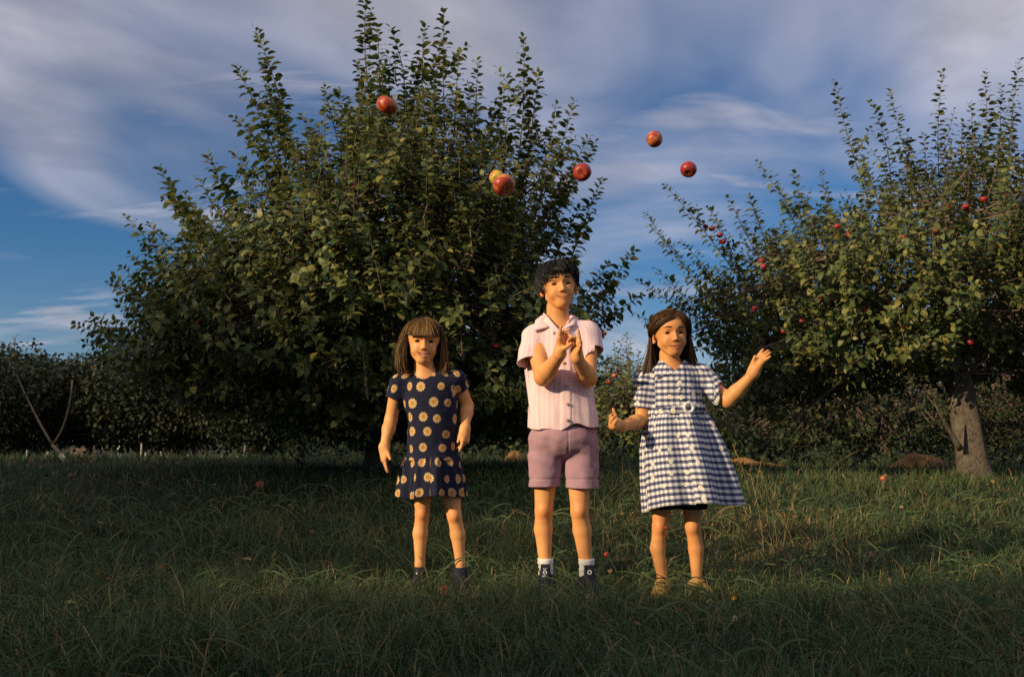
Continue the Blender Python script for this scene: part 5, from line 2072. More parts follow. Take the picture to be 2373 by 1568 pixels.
# ================================================================== small girl in the daisy dress
def make_small_girl():
    D = 3.86

    def K(u, v, dy=0.0):
        return W(u, v, D + dy)
    gx = K(1018, 1330)
    root = empty('person', (gx[0], D, 0.0), 'person with fringed bob in navy daisy print dress standing with arms hanging', 'person')
    hd = Head(K(981, 794, -0.02), 0.180, rot3(0.15, 0.0, 0.04))
    b = Shape()
    b.add(Ell(K(998, 925), (0.086, 0.064, 0.10)), 0.03)
    b.add(Ell(K(1002, 1000), (0.083, 0.070, 0.11)), 0.05)
    b.add(Ell(K(1006, 1075), (0.092, 0.075, 0.075)), 0.05)
    b.add(Cone(K(932, 892, 0.0), K(1050, 882, 0.01), 0.032, 0.032), 0.035)
    b.add(Cone(K(988, 900, 0.0), K(982, 838, -0.005), 0.043, 0.038), 0.03)
    for hip, kn, cf, an, ft, dy in (((980, 1090), (979, 1190), (974, 1235), (973, 1306), (973, 1335), 0.0), ((1036, 1090), (1053, 1195), (1061, 1238), (1067, 1304), (1068, 1333), -0.02)):
        b.add(Cone(K(*hip), K(*kn, dy), 0.048, 0.0270), 0.02)
        b.add(Ell(K(kn[0], kn[1], dy - 0.016), (0.018, 0.018, 0.021)), 0.010)
        b.add(Cone(K(*kn, dy), K(*cf, dy + 0.008), 0.0262, 0.0278), 0.010)
        b.add(Cone(K(*cf, dy + 0.008), K(*an, dy), 0.0278, 0.0178), 0.010)
        b.add(Cone(K(*an, dy), K(*ft, dy), 0.0195, 0.018), 0.008)
        b.add(Cone(K(*ft, dy), K(ft[0], ft[1] + 12, dy - 0.035), 0.017, 0.012), 0.01)
    S1, E1, W1 = K(921, 897), K(906, 972, 0.02), K(891, 1033, -0.03)
    S2, E2, W2 = K(1060, 884, 0.02), K(1083, 940, 0.05), K(1077, 990, -0.02)
    for S, E, Wr in ((S1, E1, W1), (S2, E2, W2)):
        b.add(Cone(S, E, 0.029, 0.0235), 0.025)
        m = E + (Wr - E) * 0.35
        b.add(Cone(E, m, 0.0235, 0.0245), 0.012)
        b.add(Cone(m, Wr, 0.0245, 0.0165), 0.012)
    hand(b, W1, V3(0.02, -0.12, -1), V3(0.95, 0.25, 0), 1, 0.107, ((0.10, 0.12, 0.08), (0.14, 0.16, 0.1), (0.2, 0.2, 0.1), (0.25, 0.25, 0.1)), thumb_dir=V3(0.45, -0.65, -0.75))
    hand(b, W2, V3(0.04, -0.25, -1), V3(-0.75, 0.45, 0), -1, 0.107, ((0.15, 0.2, 0.1), (0.55, 0.6, 0.4), (0.75, 0.7, 0.4), (0.85, 0.8, 0.4)), thumb_dir=V3(-0.35, -0.45, -0.9))
    hd.base(b)
    hd.face(b, smile=1.3, mouth_w=0.135, open_=0.016)
    zc = hd.c[2]
    xs_ = axis(K(868, 1)[0], K(1112, 1)[0], 0.0042, [(hd.c[0] - 0.065, hd.c[0] + 0.065, 0.0026), (W1[0] - 0.03, W1[0] + 0.03, 0.003), (W2[0] - 0.03, W2[0] + 0.03, 0.003)])
    ys_ = axis(D - 0.16, D + 0.11, 0.0042, [(D - 0.13, D - 0.03, 0.0027)])
    zs_ = axis(-0.005, zc + 0.12, 0.0046, [(zc - 0.10, zc + 0.04, 0.0026), (W1[2] - 0.13, W2[2] + 0.02, 0.0034)])
    knees = [(K(979, 1190, -0.04), 0.045, 0.5), (K(1053, 1195, -0.06), 0.045, 0.5)]
    body_object(root, b, hd, xs_, ys_, zs_, M_skin_c, knees)
    add_eyes(root, hd, (0.0, 0.0))
    # teeth
    mp = np.array(hd.mouth)[1:6]
    mp = mp + hd.R @ V3(0, 0.012, 0.004) * hd.H
    v, f = tube(mp, [0.006 * hd.H, 0.012 * hd.H, 0.014 * hd.H, 0.012 * hd.H, 0.006 * hd.H], 8)
    link('teeth', mesh_from('teeth', local(root.location, v), f), M_teeth, root)
    M_hair = hair_material('hair_light_brown', (0.045, 0.022, 0.009), (0.34, 0.175, 0.052))
    add_brows(root, hd, b, M_hair, 0.0, 0.010)
    # bob with straight fringe
    rg = np.random.default_rng(6)
    n = 7600
    ph = rg.uniform(-np.pi, np.pi, n)
    th0 = np.abs(rg.normal(0.1, 0.55, n))
    lay = rg.uniform(0, 1, n)
    cl = vnoise(np.stack([np.cos(ph) * 5, np.sin(ph) * 5, lay * 1.5], -1), 18)
    af = np.abs(ph)
    fringe = af < 0.80
    m = 14
    t = np.linspace(0, 1, m)
    e = np.array([0.43, 0.485, 0.40])
    c0 = np.array([0.0, 0.045, 0.13])
    paths = np.zeros((n, m, 3))
    zend = np.where(fringe, 0.035 + 0.055 * cl + 0.045 * rg.normal(0, 1, n), -0.60 + 0.05 * cl + 0.04 * rg.normal(0, 1, n) + 0.05 * (af > 2.2))
    cl2 = vnoise(np.stack([ph * 11, ph * 0 + 2.0, lay * 0.7], -1), 28)
    zend = np.where(fringe, 0.045 + 0.06 * cl2 + 0.03 * rg.normal(0, 1, n) + 0.03 * ph, zend)
    wob = rg.normal(0, 1, n)
    wph = rg.uniform(0, 6.28, n)
    th0 = np.minimum(th0, 0.95)
    for k in range(m):
        if True:
            s_ = t[k]
            th = np.where(fringe, th0 + (1.64 - th0) * s_, th0 + (1.62 - th0) * np.clip(s_ / 0.45, 0, 1))
            rr = 1 + 0.055 * lay + 0.02 * cl
            ph_e = np.where(fringe, ph, ph + np.sign(ph) * np.maximum(0, 1.22 - af) * np.clip(s_ / 0.42, 0, 1) ** 1.5)
            x = e[0] * np.sin(th) * np.sin(ph_e) * rr
            y = -e[1] * np.sin(th) * np.cos(ph_e) * rr
            z = e[2] * np.cos(th) * rr
            dr = np.where(fringe, 0, np.clip((s_ - 0.45) / 0.55, 0, 1))
            z = z * (1 - dr) + dr * (zend - c0[2]) + np.where(dr > 0, 0, 0)
            fl = 1 + dr * (0.26 + 0.16 * lay) - (0.30 + 0.10 * cl) * dr ** 2.5
            x, y = x * fl, y * fl
            fly_ = np.where(np.arange(n) > n - 500, 4.0, 1.0)
            x = x + (0.018 * wob * s_ * fly_ + 0.016 * np.sin(s_ * 6 + cl * 4) * s_)
            y = y + 0.010 * np.cos(s_ * 6 + wph) * s_ * np.where(fringe, 0.6, 1)
            fz = np.where(fringe, np.maximum(z, zend - c0[2] + 0.01 * lay), z)
            y = np.where(fringe, y - 0.015 * s_, y)
            paths[:, k] = np.stack([x, y, fz], -1) + c0
    # keep the face clear
    Pw = hd.c + (paths * hd.H) @ hd.R.T
    link('hair', strands_mesh('hair', local(root.location, Pw), np.where(np.arange(n) < 2200, 0.0022, 0.0010), rg, np.clip(rg.normal(0.40, 0.24, n) + 0.6 * cl, 0, 1)), M_hair, root)

    # dress bodice
    s = Shape()
    s.add(Ell(K(998, 922), (0.104, 0.080, 0.11)), 0.03)
    s.add(Ell(K(1003, 1000), (0.097, 0.084, 0.13)), 0.05)
    s.add(Ell(K(1003, 1072), (0.100, 0.088, 0.09)), 0.05)
    s.add(Cone(K(928, 890, 0.0), K(1056, 880, 0.012), 0.038, 0.038), 0.03)
    A1, B1 = K(926, 888), K(908, 938, 0.005)
    A2, B2 = K(1056, 880, 0.015), K(1079, 918, 0.04)
    s.add(Cone(A1, B1, 0.040, 0.036), 0.018)
    s.add(Cone(A2, B2, 0.038, 0.032), 0.018)
    nb = K(984, 880)
    top = K(984, 852)

    def neck(v):
        return v[:, 2] - (nb[2] + 17.0 * (v[:, 0] - nb[0]) ** 2) + np.where(v[:, 1] > D + 0.02, -0.03, 0)
    hz = K(1003, 1066)[2]
    c1, n1 = K(914, 924), unit(B1 - A1)
    c2, n2 = K(1071, 903, 0.03), unit(B2 - A2)

    def sleeve_cut(A, B, c, n_, r, side):
        def f(v):
            w = v - A
            ax = unit(B - A)
            near = (np.linalg.norm(np.cross(w, ax), axis=1) < r) & ((w @ ax) > 0.015) & ((v[:, 0] - side[0]) * side[1] > 0)
            return np.where(near, (v - c) @ n_, -1.0)
        return f

    def folds(v):
        f = 0.0060 * vnoise(np.stack([v[:, 0] * 20 + v[:, 2] * 12, v[:, 1] * 10, v[:, 2] * 14], -1), 11)
        f += 0.0026 * vnoise(np.stack([v[:, 0] * 12, v[:, 1] * 12, v[:, 2] * 34], -1), 12) * np.exp(-((v[:, 2] - K(1, 1040)[2]) / 0.06) ** 2) * 1.6
        f += 0.0014 * vnoise(v * 50, 13)
        return f
    sx1, sx2 = K(934, 1)[0], K(1062, 1)[0]
    uv = sleeve_uv(cyl_uv(nb[0], D, 0.10), [(A1, B1, lambda v: v[:, 0] < sx1), (A2, B2, lambda v: ((v - A2) @ unit(B2 - A2) > 0.006) & (v[:, 2] > K(1, 925)[2]) & (v[:, 0] > K(1056, 1)[0]))])
    dress = cloth('dress', root, s, axis(K(872, 1)[0], K(1105, 1)[0], 0.0040), axis(D - 0.12, D + 0.12, 0.0040), axis(hz - 0.02, K(1, 838)[2], 0.0040),
                  M_daisy, [neck, lambda v: hz - v[:, 2], sleeve_cut(A1, B1, c1, n1, 0.055, (sx1, -1)), sleeve_cut(A2, B2, c2, n2, 0.047, (K(1058, 1)[0], 1))], uv, folds)
    v, q, u_ = skirt_mesh(D, [(1056, 1003, 0.095, 0.085), (1072, 1003, 0.107, 0.098), (1100, 1003, 0.114, 0.106), (1130, 1003, 0.119, 0.111), (1149, 1003, 0.121, 0.113)], 300, 0.020, 8, 3, 0.006)
    me = mesh_from('skirt', local(root.location, v), q)
    add_attr(me, 'fab', u_)
    solid(link('skirt', me, M_daisy, dress), 0.002)
    # dark ankle shoes
    for (an, dy, dx) in (((975, 1320), 0.0, -0.2), ((1067, 1318), -0.02, 0.15)):
        A = K(*an, dy)
        o, g, d, s_ = make_shoe(root, A, (dx, -1), 0.150, 0.062, M_shoe_black, high=0.048)
        v, f = tube(np.array([g + V3(0, 0, 0.03), g + V3(0, 0, 0.070), g + V3(0, 0, 0.093)]), [0.031, 0.0275, 0.0268], 18)
        link('collar', mesh_from('collar', local(root.location, v), f), M_shoe_black if an[0] < 1000 else M_shoe_dark, o)
    v, f = disc(K(966, 1328, -0.045), (0, -1, 0.3), 0.0032, 0.003, 8)
    link('snap', mesh_from('snap', local(root.location, v), f), M_white_print, root)
    return root


# ================================================================== girl in the checked dress
def make_tall_girl():
    D = 3.68

    def K(u, v, dy=0.0):
        return W(u, v, D + dy)
    gx = K(1575, 1390)
    root = empty('person', (gx[0], D, 0.0), 'person with long brown hair in belted blue and white checked dress with arms held out', 'person')
    hd = Head(K(1554, 776, -0.02), 0.176, rot3(0.10, -0.05, -0.03))
    b = Shape()
    b.add(Ell(K(1560, 905), (0.088, 0.066, 0.10)), 0.03)
    b.add(Ell(K(1565, 965), (0.080, 0.066, 0.10)), 0.05)
    b.add(Ell(K(1568, 1050), (0.094, 0.078, 0.085)), 0.05)
    b.add(Cone(K(1502, 880, 0.0), K(1622, 872, 0.0), 0.033, 0.033), 0.035)
    b.add(Cone(K(1556, 890, 0.005), K(1551, 822, -0.005), 0.042, 0.037), 0.03)
    for hip, kn, cf, an, ft, dy in (((1542, 1070), (1529, 1222), (1524, 1270), (1536, 1345), (1536, 1380), 0.0), ((1598, 1070), (1606, 1222), (1613, 1272), (1615, 1345), (1617, 1380), 0.0)):
        b.add(Cone(K(*hip), K(*kn, dy), 0.052, 0.0270), 0.02)
        b.add(Ell(K(kn[0], kn[1], dy - 0.016), (0.018, 0.018, 0.022)), 0.010)
        b.add(Cone(K(*kn, dy), K(*cf, dy + 0.008), 0.0262, 0.0268), 0.010)
        b.add(Cone(K(*cf, dy + 0.008), K(*an, dy), 0.0268, 0.0178), 0.010)
        b.add(Cone(K(*an, dy), K(*ft, dy), 0.0195, 0.018), 0.008)
        b.add(Cone(K(*ft, dy), K(ft[0], ft[1] + 12, dy - 0.035), 0.017, 0.012), 0.01)
    S1, E1, W1 = K(1493, 890), K(1488, 974, 0.0), K(1440, 987, -0.125)
    S2, E2, W2 = K(1632, 879), K(1687, 928, -0.05), K(1744, 868, -0.09)
    for S, E, Wr in ((S1, E1, W1), (S2, E2, W2)):
        b.add(Cone(S, E, 0.030, 0.0258), 0.025)
        m = E + (Wr - E) * 0.33
        b.add(Cone(E, m, 0.0258, 0.0262), 0.012)
        b.add(Cone(m, Wr, 0.0262, 0.0172), 0.012)
    hand(b, W1, V3(-0.75, -0.62, 0.05), V3(0.25, -0.25, 0.95), 1, 0.112, ((0.75, 0.55, 0.25), (0.95, 1.0, 0.6), (1.05, 1.1, 0.7), (1.1, 1.1, 0.7)),
         spread=(0.1, 0.0, -0.1, -0.2), thumb_dir=V3(-0.15, 0.05, 1.0))
    hand(b, W2, V3(0.42, -0.10, 0.9), V3(-0.75, -0.45, 0.35), -1, 0.115, ((-0.22, -0.10, 0.0), (-0.38, -0.12, -0.05), (-0.42, -0.12, 0.1), (-0.45, -0.1, 0.15)),
         spread=(0.10, 0.0, -0.12, -0.25), thumb_dir=V3(0.12, -0.55, 0.85))
    hd.base(b)
    hd.face(b, smile=0.5, mouth_w=0.118, open_=0.010)
    hd.ears(b, (-1,))
    v, f = disc(hd.p(-0.385, -0.035, -0.165), (-0.5, -1, 0), 0.0026, 0.004, 10)
    link('earring', mesh_from('earring', local(root.location, v), f), M_white_print, root)
    zc = hd.c[2]
    xs_ = axis(K(1390, 1)[0], K(1800, 1)[0], 0.0044, [(hd.c[0] - 0.065, hd.c[0] + 0.065, 0.0026), (K(1400, 1)[0], K(1438, 1)[0], 0.0032), (K(1740, 1)[0], K(1800, 1)[0], 0.0032)])
    ys_ = axis(D - 0.26, D + 0.11, 0.0044, [(D - 0.13, D - 0.06, 0.0026), (D - 0.25, D - 0.14, 0.0032)])
    zs_ = axis(-0.005, zc + 0.12, 0.0048, [(zc - 0.10, zc + 0.04, 0.0026), (W1[2] - 0.04, W1[2] + 0.08, 0.0032)])
    knees = [(K(1529, 1222, -0.04), 0.045, 0.4), (K(1606, 1222, -0.04), 0.045, 0.4)]
    body_object(root, b, hd, xs_, ys_, zs_, M_skin_b, knees)
    add_eyes(root, hd, (-0.02, 0.05))
    mp = np.array(hd.mouth)[1:6] + hd.R @ V3(0, 0.012, 0.006) * hd.H
    v, f = tube(mp, [0.006 * hd.H, 0.012 * hd.H, 0.014 * hd.H, 0.012 * hd.H, 0.006 * hd.H], 8)
    link('teeth', mesh_from('teeth', local(root.location, v), f), M_teeth, root)
    M_hair = hair_material('hair_brown', (0.022, 0.0115, 0.006), (0.15, 0.074, 0.030))
    M_brow = hair_material('brow_brown', (0.03, 0.016, 0.009), (0.04, 0.02, 0.012))
    add_brows(root, hd, b, M_brow, 0.004, 0.013)
    # long hair parted at the front and falling behind and over the shoulders
    rg = np.random.default_rng(16)
    n = 8400
    pole = np.array([0.03, -0.30, 0.40])
    ph = rg.uniform(0.0, 1.0, n)
    side = rg.choice([-1, 1], n)
    lay = rg.uniform(0, 1, n)
    start = rg.uniform(0, 0.75, n)
    a = 0.50 + ph * (np.pi - 0.50)              # 0 = down the middle of the face, pi = straight back
    cl = vnoise(np.stack([a * 7, side * 3.0 + lay, lay * 2], -1), 19)
    m = 18
    t = np.linspace(0, 1, m)
    c0 = np.array([0.0, 0.05, 0.12])
    e = np.array([0.425, 0.475, 0.405])
    paths = np.zeros((n, m, 3))
    # landing point on the head's girdle for each strand, reached along the surface from the parting
    az = (0.92 + 0.70 * ph) * np.pi / 2 * side    # azimuth at ear height: just behind the cheek ... back of head
    az0 = np.where(side < 0, 1.62, 1.10)
    az = side * (az0 + (np.pi - az0) * ph)
    fly_ = np.where(np.arange(n) > n - 450, rg.normal(0, 0.06, n), rg.normal(0, 0.008, n))
    wph = rg.uniform(0, 6.28, n)
    part_y = -0.68 + 1.0 * ph
    p0 = np.stack([np.full(n, 0.0) + side * rg.uniform(0.0, 0.03, n) + 0.06, c0[1] + part_y * 0.62, np.zeros(n)], -1)
    u = np.clip((p0[:, 1] - c0[1]) / e[1], -0.95, 0.95)
    p0[:, 2] = c0[2] + e[2] * np.sqrt(1 - u ** 2)
    p0 -= c0
    g = np.stack([e[0] * np.sin(az), -e[1] * np.cos(az), np.full(n, -0.14)], -1)
    bottom = np.where(side < 0, -0.86, -0.84) + 0.05 * cl + rg.normal(0, 0.03, n) + 0.10 * (ph > 0.5)
    for k in range(m):
        s_ = start * 0.45 + (1 - start * 0.45) * t[k]
        w = np.clip(s_ / 0.5, 0, 1)
        w2 = w * w * (3 - 2 * w) * 0.35 + w * 0.65
        p = p0 * (1 - w2)[:, None] + g * w2[:, None]
        # push out onto the ellipsoid
        r = np.sqrt(((p / e) ** 2).sum(1)) + 1e-6
        p = p / r[:, None] * (1 + 0.05 * lay + 0.02 * cl + 0.01)[:, None]
        dr = np.clip((s_ - 0.5) / 0.5, 0, 1)
        z = p[:, 2] * (1 - dr) + dr * (bottom - c0[2])
        fl = 1 + dr * (0.06 + 0.10 * lay) * np.where(side < 0, 1.5, 1.2)
        x = p[:, 0] * fl + np.where(side < 0, -0.11 * dr ** 1.3 * (0.3 + 0.7 * lay), 0.02 * dr) + 0.018 * np.sin(dr * 5 + cl * 3 + wph * 0.15) * dr + fly_ * dr
        y = p[:, 1] * (1 - 0.25 * dr) + 0.06 * dr + np.where((side < 0) & (ph < 0.3), -0.14 * dr, 0)
        paths[:, k] = np.stack([x, y, z], -1) + c0
    Pw = hd.c + (paths * hd.H) @ hd.R.T
    link('hair', strands_mesh('hair', local(root.location, Pw), np.where(np.arange(n) < 2600, 0.0022, 0.0010), rg, np.clip(rg.normal(0.40, 0.24, n) + 0.5 * cl, 0, 1)), M_hair, root)

    # bodice
    s = Shape()
    s.add(Ell(K(1563, 905), (0.104, 0.080, 0.115)), 0.03)
    s.add(Ell(K(1566, 958), (0.100, 0.082, 0.09)), 0.04)
    s.add(Cone(K(1500, 878, 0.0), K(1624, 870, 0.0), 0.040, 0.040), 0.03)
    s.add(Cone(K(1556, 872, 0.0), K(1553, 848, 0.0), 0.054, 0.046), 0.025)
    A1, B1 = K(1494, 886), K(1486, 965, 0.0)
    A2, B2 = K(1628, 876), K(1672, 917, -0.04)
    s.add(Cone(A1, B1, 0.040, 0.039), 0.018)
    s.add(Cone(A2, B2, 0.040, 0.038), 0.018)
    nb = K(1557, 862)

    def neck(v):
        return np.where(v[:, 1] < D, v[:, 2] - (nb[2] + 1.0 * np.abs(v[:, 0] - nb[0])), v[:, 2] - K(1, 846)[2])
    hz = K(1566, 966)[2]
    c1, n1 = K(1486, 944), unit(B1 - A1)
    c2, n2 = K(1656, 904, -0.03), unit(B2 - A2)
    sx1, sx2 = K(1501, 1)[0], K(1634, 1)[0]

    def sleeve_cut(A, B, c, n_, r, side_):
        def f(v):
            w_ = v - A
            ax = unit(B - A)
            near = (np.linalg.norm(np.cross(w_, ax), axis=1) < r) & ((w_ @ ax) > 0.02) & ((v[:, 0] - side_[0]) * side_[1] > 0)
            return np.where(near, (v - c) @ n_, -1.0)
        return f

    def folds(v):
        f = 0.0060 * vnoise(np.stack([v[:, 0] * 26 + v[:, 2] * 8, v[:, 1] * 10, v[:, 2] * 10], -1), 31)
        f += 0.0018 * vnoise(v * 48, 33)
        f += np.where((np.abs(v[:, 0] - nb[0] - 0.022) < 0.014) & (v[:, 1] < D), 0.0026, 0.0)
        return f
    uv = sleeve_uv(cyl_uv(nb[0], D, 0.11), [(A1, B1, lambda v: v[:, 0] < sx1), (A2, B2, lambda v: ((v - A2) @ unit(B2 - A2) > 0.004) & (v[:, 2] > K(1, 934)[2]) & (v[:, 0] > K(1628, 1)[0]))])
    dress = cloth('dress', root, s, axis(K(1455, 1)[0], K(1700, 1)[0], 0.0040), axis(D - 0.13, D + 0.12, 0.0040), axis(hz - 0.02, K(1, 836)[2], 0.0040),
                  M_gingham, [neck, lambda v: hz - v[:, 2], sleeve_cut(A1, B1, c1, n1, 0.056, (sx1 - 0.002, -1)), sleeve_cut(A2, B2, c2, n2, 0.064, (K(1641, 1)[0], 1))], uv, folds)
    # skirt
    v, q, u_ = skirt_mesh(D, [(955, 1567, 0.100, 0.085), (975, 1568, 0.116, 0.104), (1030, 1574, 0.141, 0.124), (1100, 1586, 0.158, 0.140), (1168, 1597, 0.167, 0.150)], 420, 0.021, 7, 8, 0.012, 1.4, 0.016, True)
    me = mesh_from('skirt', local(root.location, v), q)
    add_attr(me, 'fab', u_)
    solid(link('skirt', me, M_gingham, dress), 0.002)
    # near-black two-legged layer under the hem
    pz = Shape()
    pz.add(Ell(K(1570, 1060), (0.105, 0.085, 0.08)), 0.02)
    for hx, kx in ((1543, 1534), (1598, 1604)):
        pz.add(Cone(K(hx, 1080), K(kx, 1185), 0.062, 0.056), 0.02)
    uz = K(1570, 1178)[2]
    cloth('under_layer', root, pz, axis(K(1470, 1)[0], K(1670, 1)[0], 0.005), axis(D - 0.12, D + 0.12, 0.005), axis(uz - 0.03, K(1, 1000)[2], 0.005),
          M_under, [lambda v: uz - v[:, 2]], None)
    # belt and flower-shaped buckle
    n = 72
    th = np.linspace(0, 2 * np.pi, n, endpoint=False)
    bc = K(1567, 951)
    vv = []
    for dz, e_ in ((-0.016, 0.0), (-0.015, 0.0035), (0.0, 0.0048), (0.015, 0.0035), (0.016, 0.0)):
        vv.append(np.stack([bc[0] + (0.1035 + e_) * np.sin(th), D - (0.0875 + e_) * np.cos(th), np.full(n, bc[2] + dz) + 0.010 * np.sin(th)], -1))
    vv = np.concatenate(vv)
    i, j = np.meshgrid(np.arange(4), np.arange(n), indexing='ij')
    j2 = (j + 1) % n
    q = np.stack([i * n + j, i * n + j2, (i + 1) * n + j2, (i + 1) * n + j], -1).reshape(-1, 4)
    me = mesh_from('belt', local(root.location, vv), q)
    add_attr(me, 'fab', np.stack([np.tile(th * 0.105, 5), vv[:, 2] + 0.008, np.zeros(len(vv))], -1))
    belt = link('belt', me, M_gingham, dress)
    bp = K(1586, 946)
    th_b = math.asin((bp[0] - bc[0]) / 0.105)
    by = D - 0.0925 * math.cos(th_b) - 0.006
    a, f = ring_mesh((bp[0], by, bp[2]), (math.sin(th_b) * 0.9, -1, 0), 0.0165, 0.0058, 64, 8, 0.16, 8)
    link('buckle', mesh_from('buckle', local(root.location, a), f), M_buckle, belt)
    # collar and small buttons
    for pts, nrm in ((((1531, 842, 0.02), (1556, 866, -0.076), (1521, 876, -0.060), (1512, 856, 0.0)), (-0.4, -0.8, 0.6)),
                     (((1582, 838, 0.02), (1560, 866, -0.076), (1596, 870, -0.060), (1604, 850, 0.0)), (0.4, -0.8, 0.6))):
        a, f = flap([K(*q_) for q_ in pts], nrm, 0.003, 0.006, 9)
        me = mesh_from('collar', local(root.location, a), f)
        add_attr(me, 'fab', a[:, [0, 2, 1]])
        link('collar', me, M_gingham, dress)
    for u, v in ((1563, 880), (1566, 903), (1570, 926)):
        p = K(u, v)
        y = s.front(p[0], p[2], D - 0.2, D) - 0.005
        a, f = disc((p[0], y, p[2]), (0, -1, 0), 0.0045, 0.004)
        link('button', mesh_from('button', local(root.location, a), f), M_button_w, dress)
    # red mark on the knee
    p = K(1536, 1219)
    y = b.front(p[0], p[2], D - 0.2, D + 0.05)
    a, f = flap([(p[0] - 0.016, y + 0.003, p[2] + 0.007), (p[0] + 0.013, y + 0.006, p[2] + 0.003), (p[0] + 0.013, y + 0.006, p[2] - 0.008), (p[0] - 0.012, y + 0.002, p[2] - 0.004)], (0, -1, 0), 0.003, 0.002)
    link('knee_patch', mesh_from('knee_patch', local(root.location, a), f), M_red_patch, root)
    for (an, tp, dx) in (((1536, 1372), (1536, 1345), -0.25), ((1616, 1372), (1615, 1345), 0.2)):
        make_sock(root, K(*an), K(*tp), 0.026, 0.0248)
        A = K(*an)
        o, g, d, s_ = make_shoe(root, A, (dx, -1), 0.165, 0.066, M_shoe_yellow, high=0.046)
        for k in range(4):
            c = g + d * (0.045 + 0.020 * k) + V3(0, 0, 0.078 - 0.0125 * k)
            v, f = tube(np.array([c - s_ * 0.016, c + d * 0.004 + V3(0, 0, 0.004), c + s_ * 0.016]), [0.0022] * 3, 6)
            link('lace', mesh_from('lace', local(root.location, v), f), M_under, o)
    return root


make_small_girl()
make_boy()
make_tall_girl()


# ================================================================== two small figures far off under the left row
def far_person(u, v, y, top_mat, label, bent=0.0, rz=0.0):
    p = W(u, v, y)
    z0 = float(zg(p[0], p[1]))
    root = empty('person', (p[0], p[1], z0), label, 'person', None)
    b = Shape()
    b.add(Cone((-0.09, 0, 0.08), (-0.08, 0, 0.85), 0.06, 0.09), 0.03)
    b.add(Cone((0.09, 0, 0.08), (0.08, 0, 0.85), 0.06, 0.09), 0.03)
    b.add(Cone((-0.09, 0.02, 0.05), (-0.09, -0.12, 0.04), 0.05, 0.04), 0.02)
    b.add(Cone((0.09, 0.02, 0.05), (0.09, -0.12, 0.04), 0.05, 0.04), 0.02)
    b.add(Cone((0, 0, 0.9), (0, -bent, 1.32), 0.14, 0.15), 0.06)
    for sx in (-1, 1):
        b.add(Cone((sx * 0.18, -bent, 1.36), (sx * 0.24, -bent - 0.03, 1.08), 0.055, 0.045), 0.03)
        b.add(Cone((sx * 0.24, -bent - 0.03, 1.08), (sx * 0.2, -bent - 0.2, 0.9), 0.042, 0.035), 0.02)
    b.add(Cone((0, -bent, 1.4), (0, -bent - 0.02, 1.5), 0.055, 0.055), 0.02)
    b.add(Ell((0, -bent - 0.03, 1.62), (0.085, 0.10, 0.12)), 0.02)
    v_, q = b.mesh(np.arange(-0.4, 0.4, 0.022), np.arange(-0.6, 0.3, 0.022), np.arange(-0.05, 1.85, 0.022))
    me = mesh_from('body', v_, q)
    link('body', me, M_skin_a, root)
    s = Shape()
    s.add(Cone((0, 0, 0.92), (0, -bent, 1.33), 0.17, 0.175), 0.06)
    for sx in (-1, 1):
        s.add(Cone((sx * 0.18, -bent, 1.36), (sx * 0.23, -bent - 0.03, 1.14), 0.075, 0.07), 0.03)
    v_, q = s.mesh(np.arange(-0.45, 0.45, 0.024), np.arange(-0.6, 0.3, 0.024), np.arange(0.7, 1.6, 0.024))
    link('shirt', mesh_from('shirt', v_, q), top_mat, root)
    t = Shape()
    for sx in (-1, 1):
        t.add(Cone((sx * 0.09, 0, 0.12), (sx * 0.08, 0, 0.88), 0.08, 0.115), 0.03)
    v_, q = t.mesh(np.arange(-0.35, 0.35, 0.024), np.arange(-0.3, 0.3, 0.024), np.arange(0.0, 1.1, 0.024))
    link('trousers', mesh_from('trousers', v_, q), M_blue_cloth, root)
    h = Shape()
    h.add(Ell((0, -bent + 0.0, 1.67), (0.10, 0.115, 0.10)), 0.02)
    v_, q = h.mesh(np.arange(-0.2, 0.2, 0.02), np.arange(-0.5, 0.3, 0.02), np.arange(1.5, 1.85, 0.02))
    v_, q = trim(v_, q, lambda w: 1.66 - w[:, 2] - 0.3 * (w[:, 1] + bent))
    link('hair', mesh_from('hair', v_, q), M_under, root)
    root.rotation_euler = (0, 0, rz)
    return root
# ------------------------------------------------------------------ apples
def apple_mesh(seed):
    rg = np.random.default_rng(seed)
    n, m = 28, 20
    vv, ff = [], []
    for i in range(m + 1):
        t = math.pi * i / m
        r = math.sin(t) ** 0.92 * (1.0 + 0.06 * math.cos(t))
        z = 0.90 * math.cos(t) - 0.24 * math.exp(-(t / 0.36) ** 2) + 0.15 * math.exp(-((math.pi - t) / 0.34) ** 2)
        for k in range(n):
            a = 2 * math.pi * k / n
            e = 1 + 0.025 * math.cos(5 * a + seed) * (0.5 - 0.5 * math.cos(t)) + 0.03 * math.cos(a + seed)
            vv.append((0.5 * r * e * math.cos(a), 0.5 * r * e * math.sin(a), 0.5 * z))
    for i in range(m):
        for k in range(n):
            k2 = (k + 1) % n
            ff.append((i * n + k, (i + 1) * n + k, (i + 1) * n + k2, i * n + k2))
    return mesh_from('apple', np.array(vv), ff)


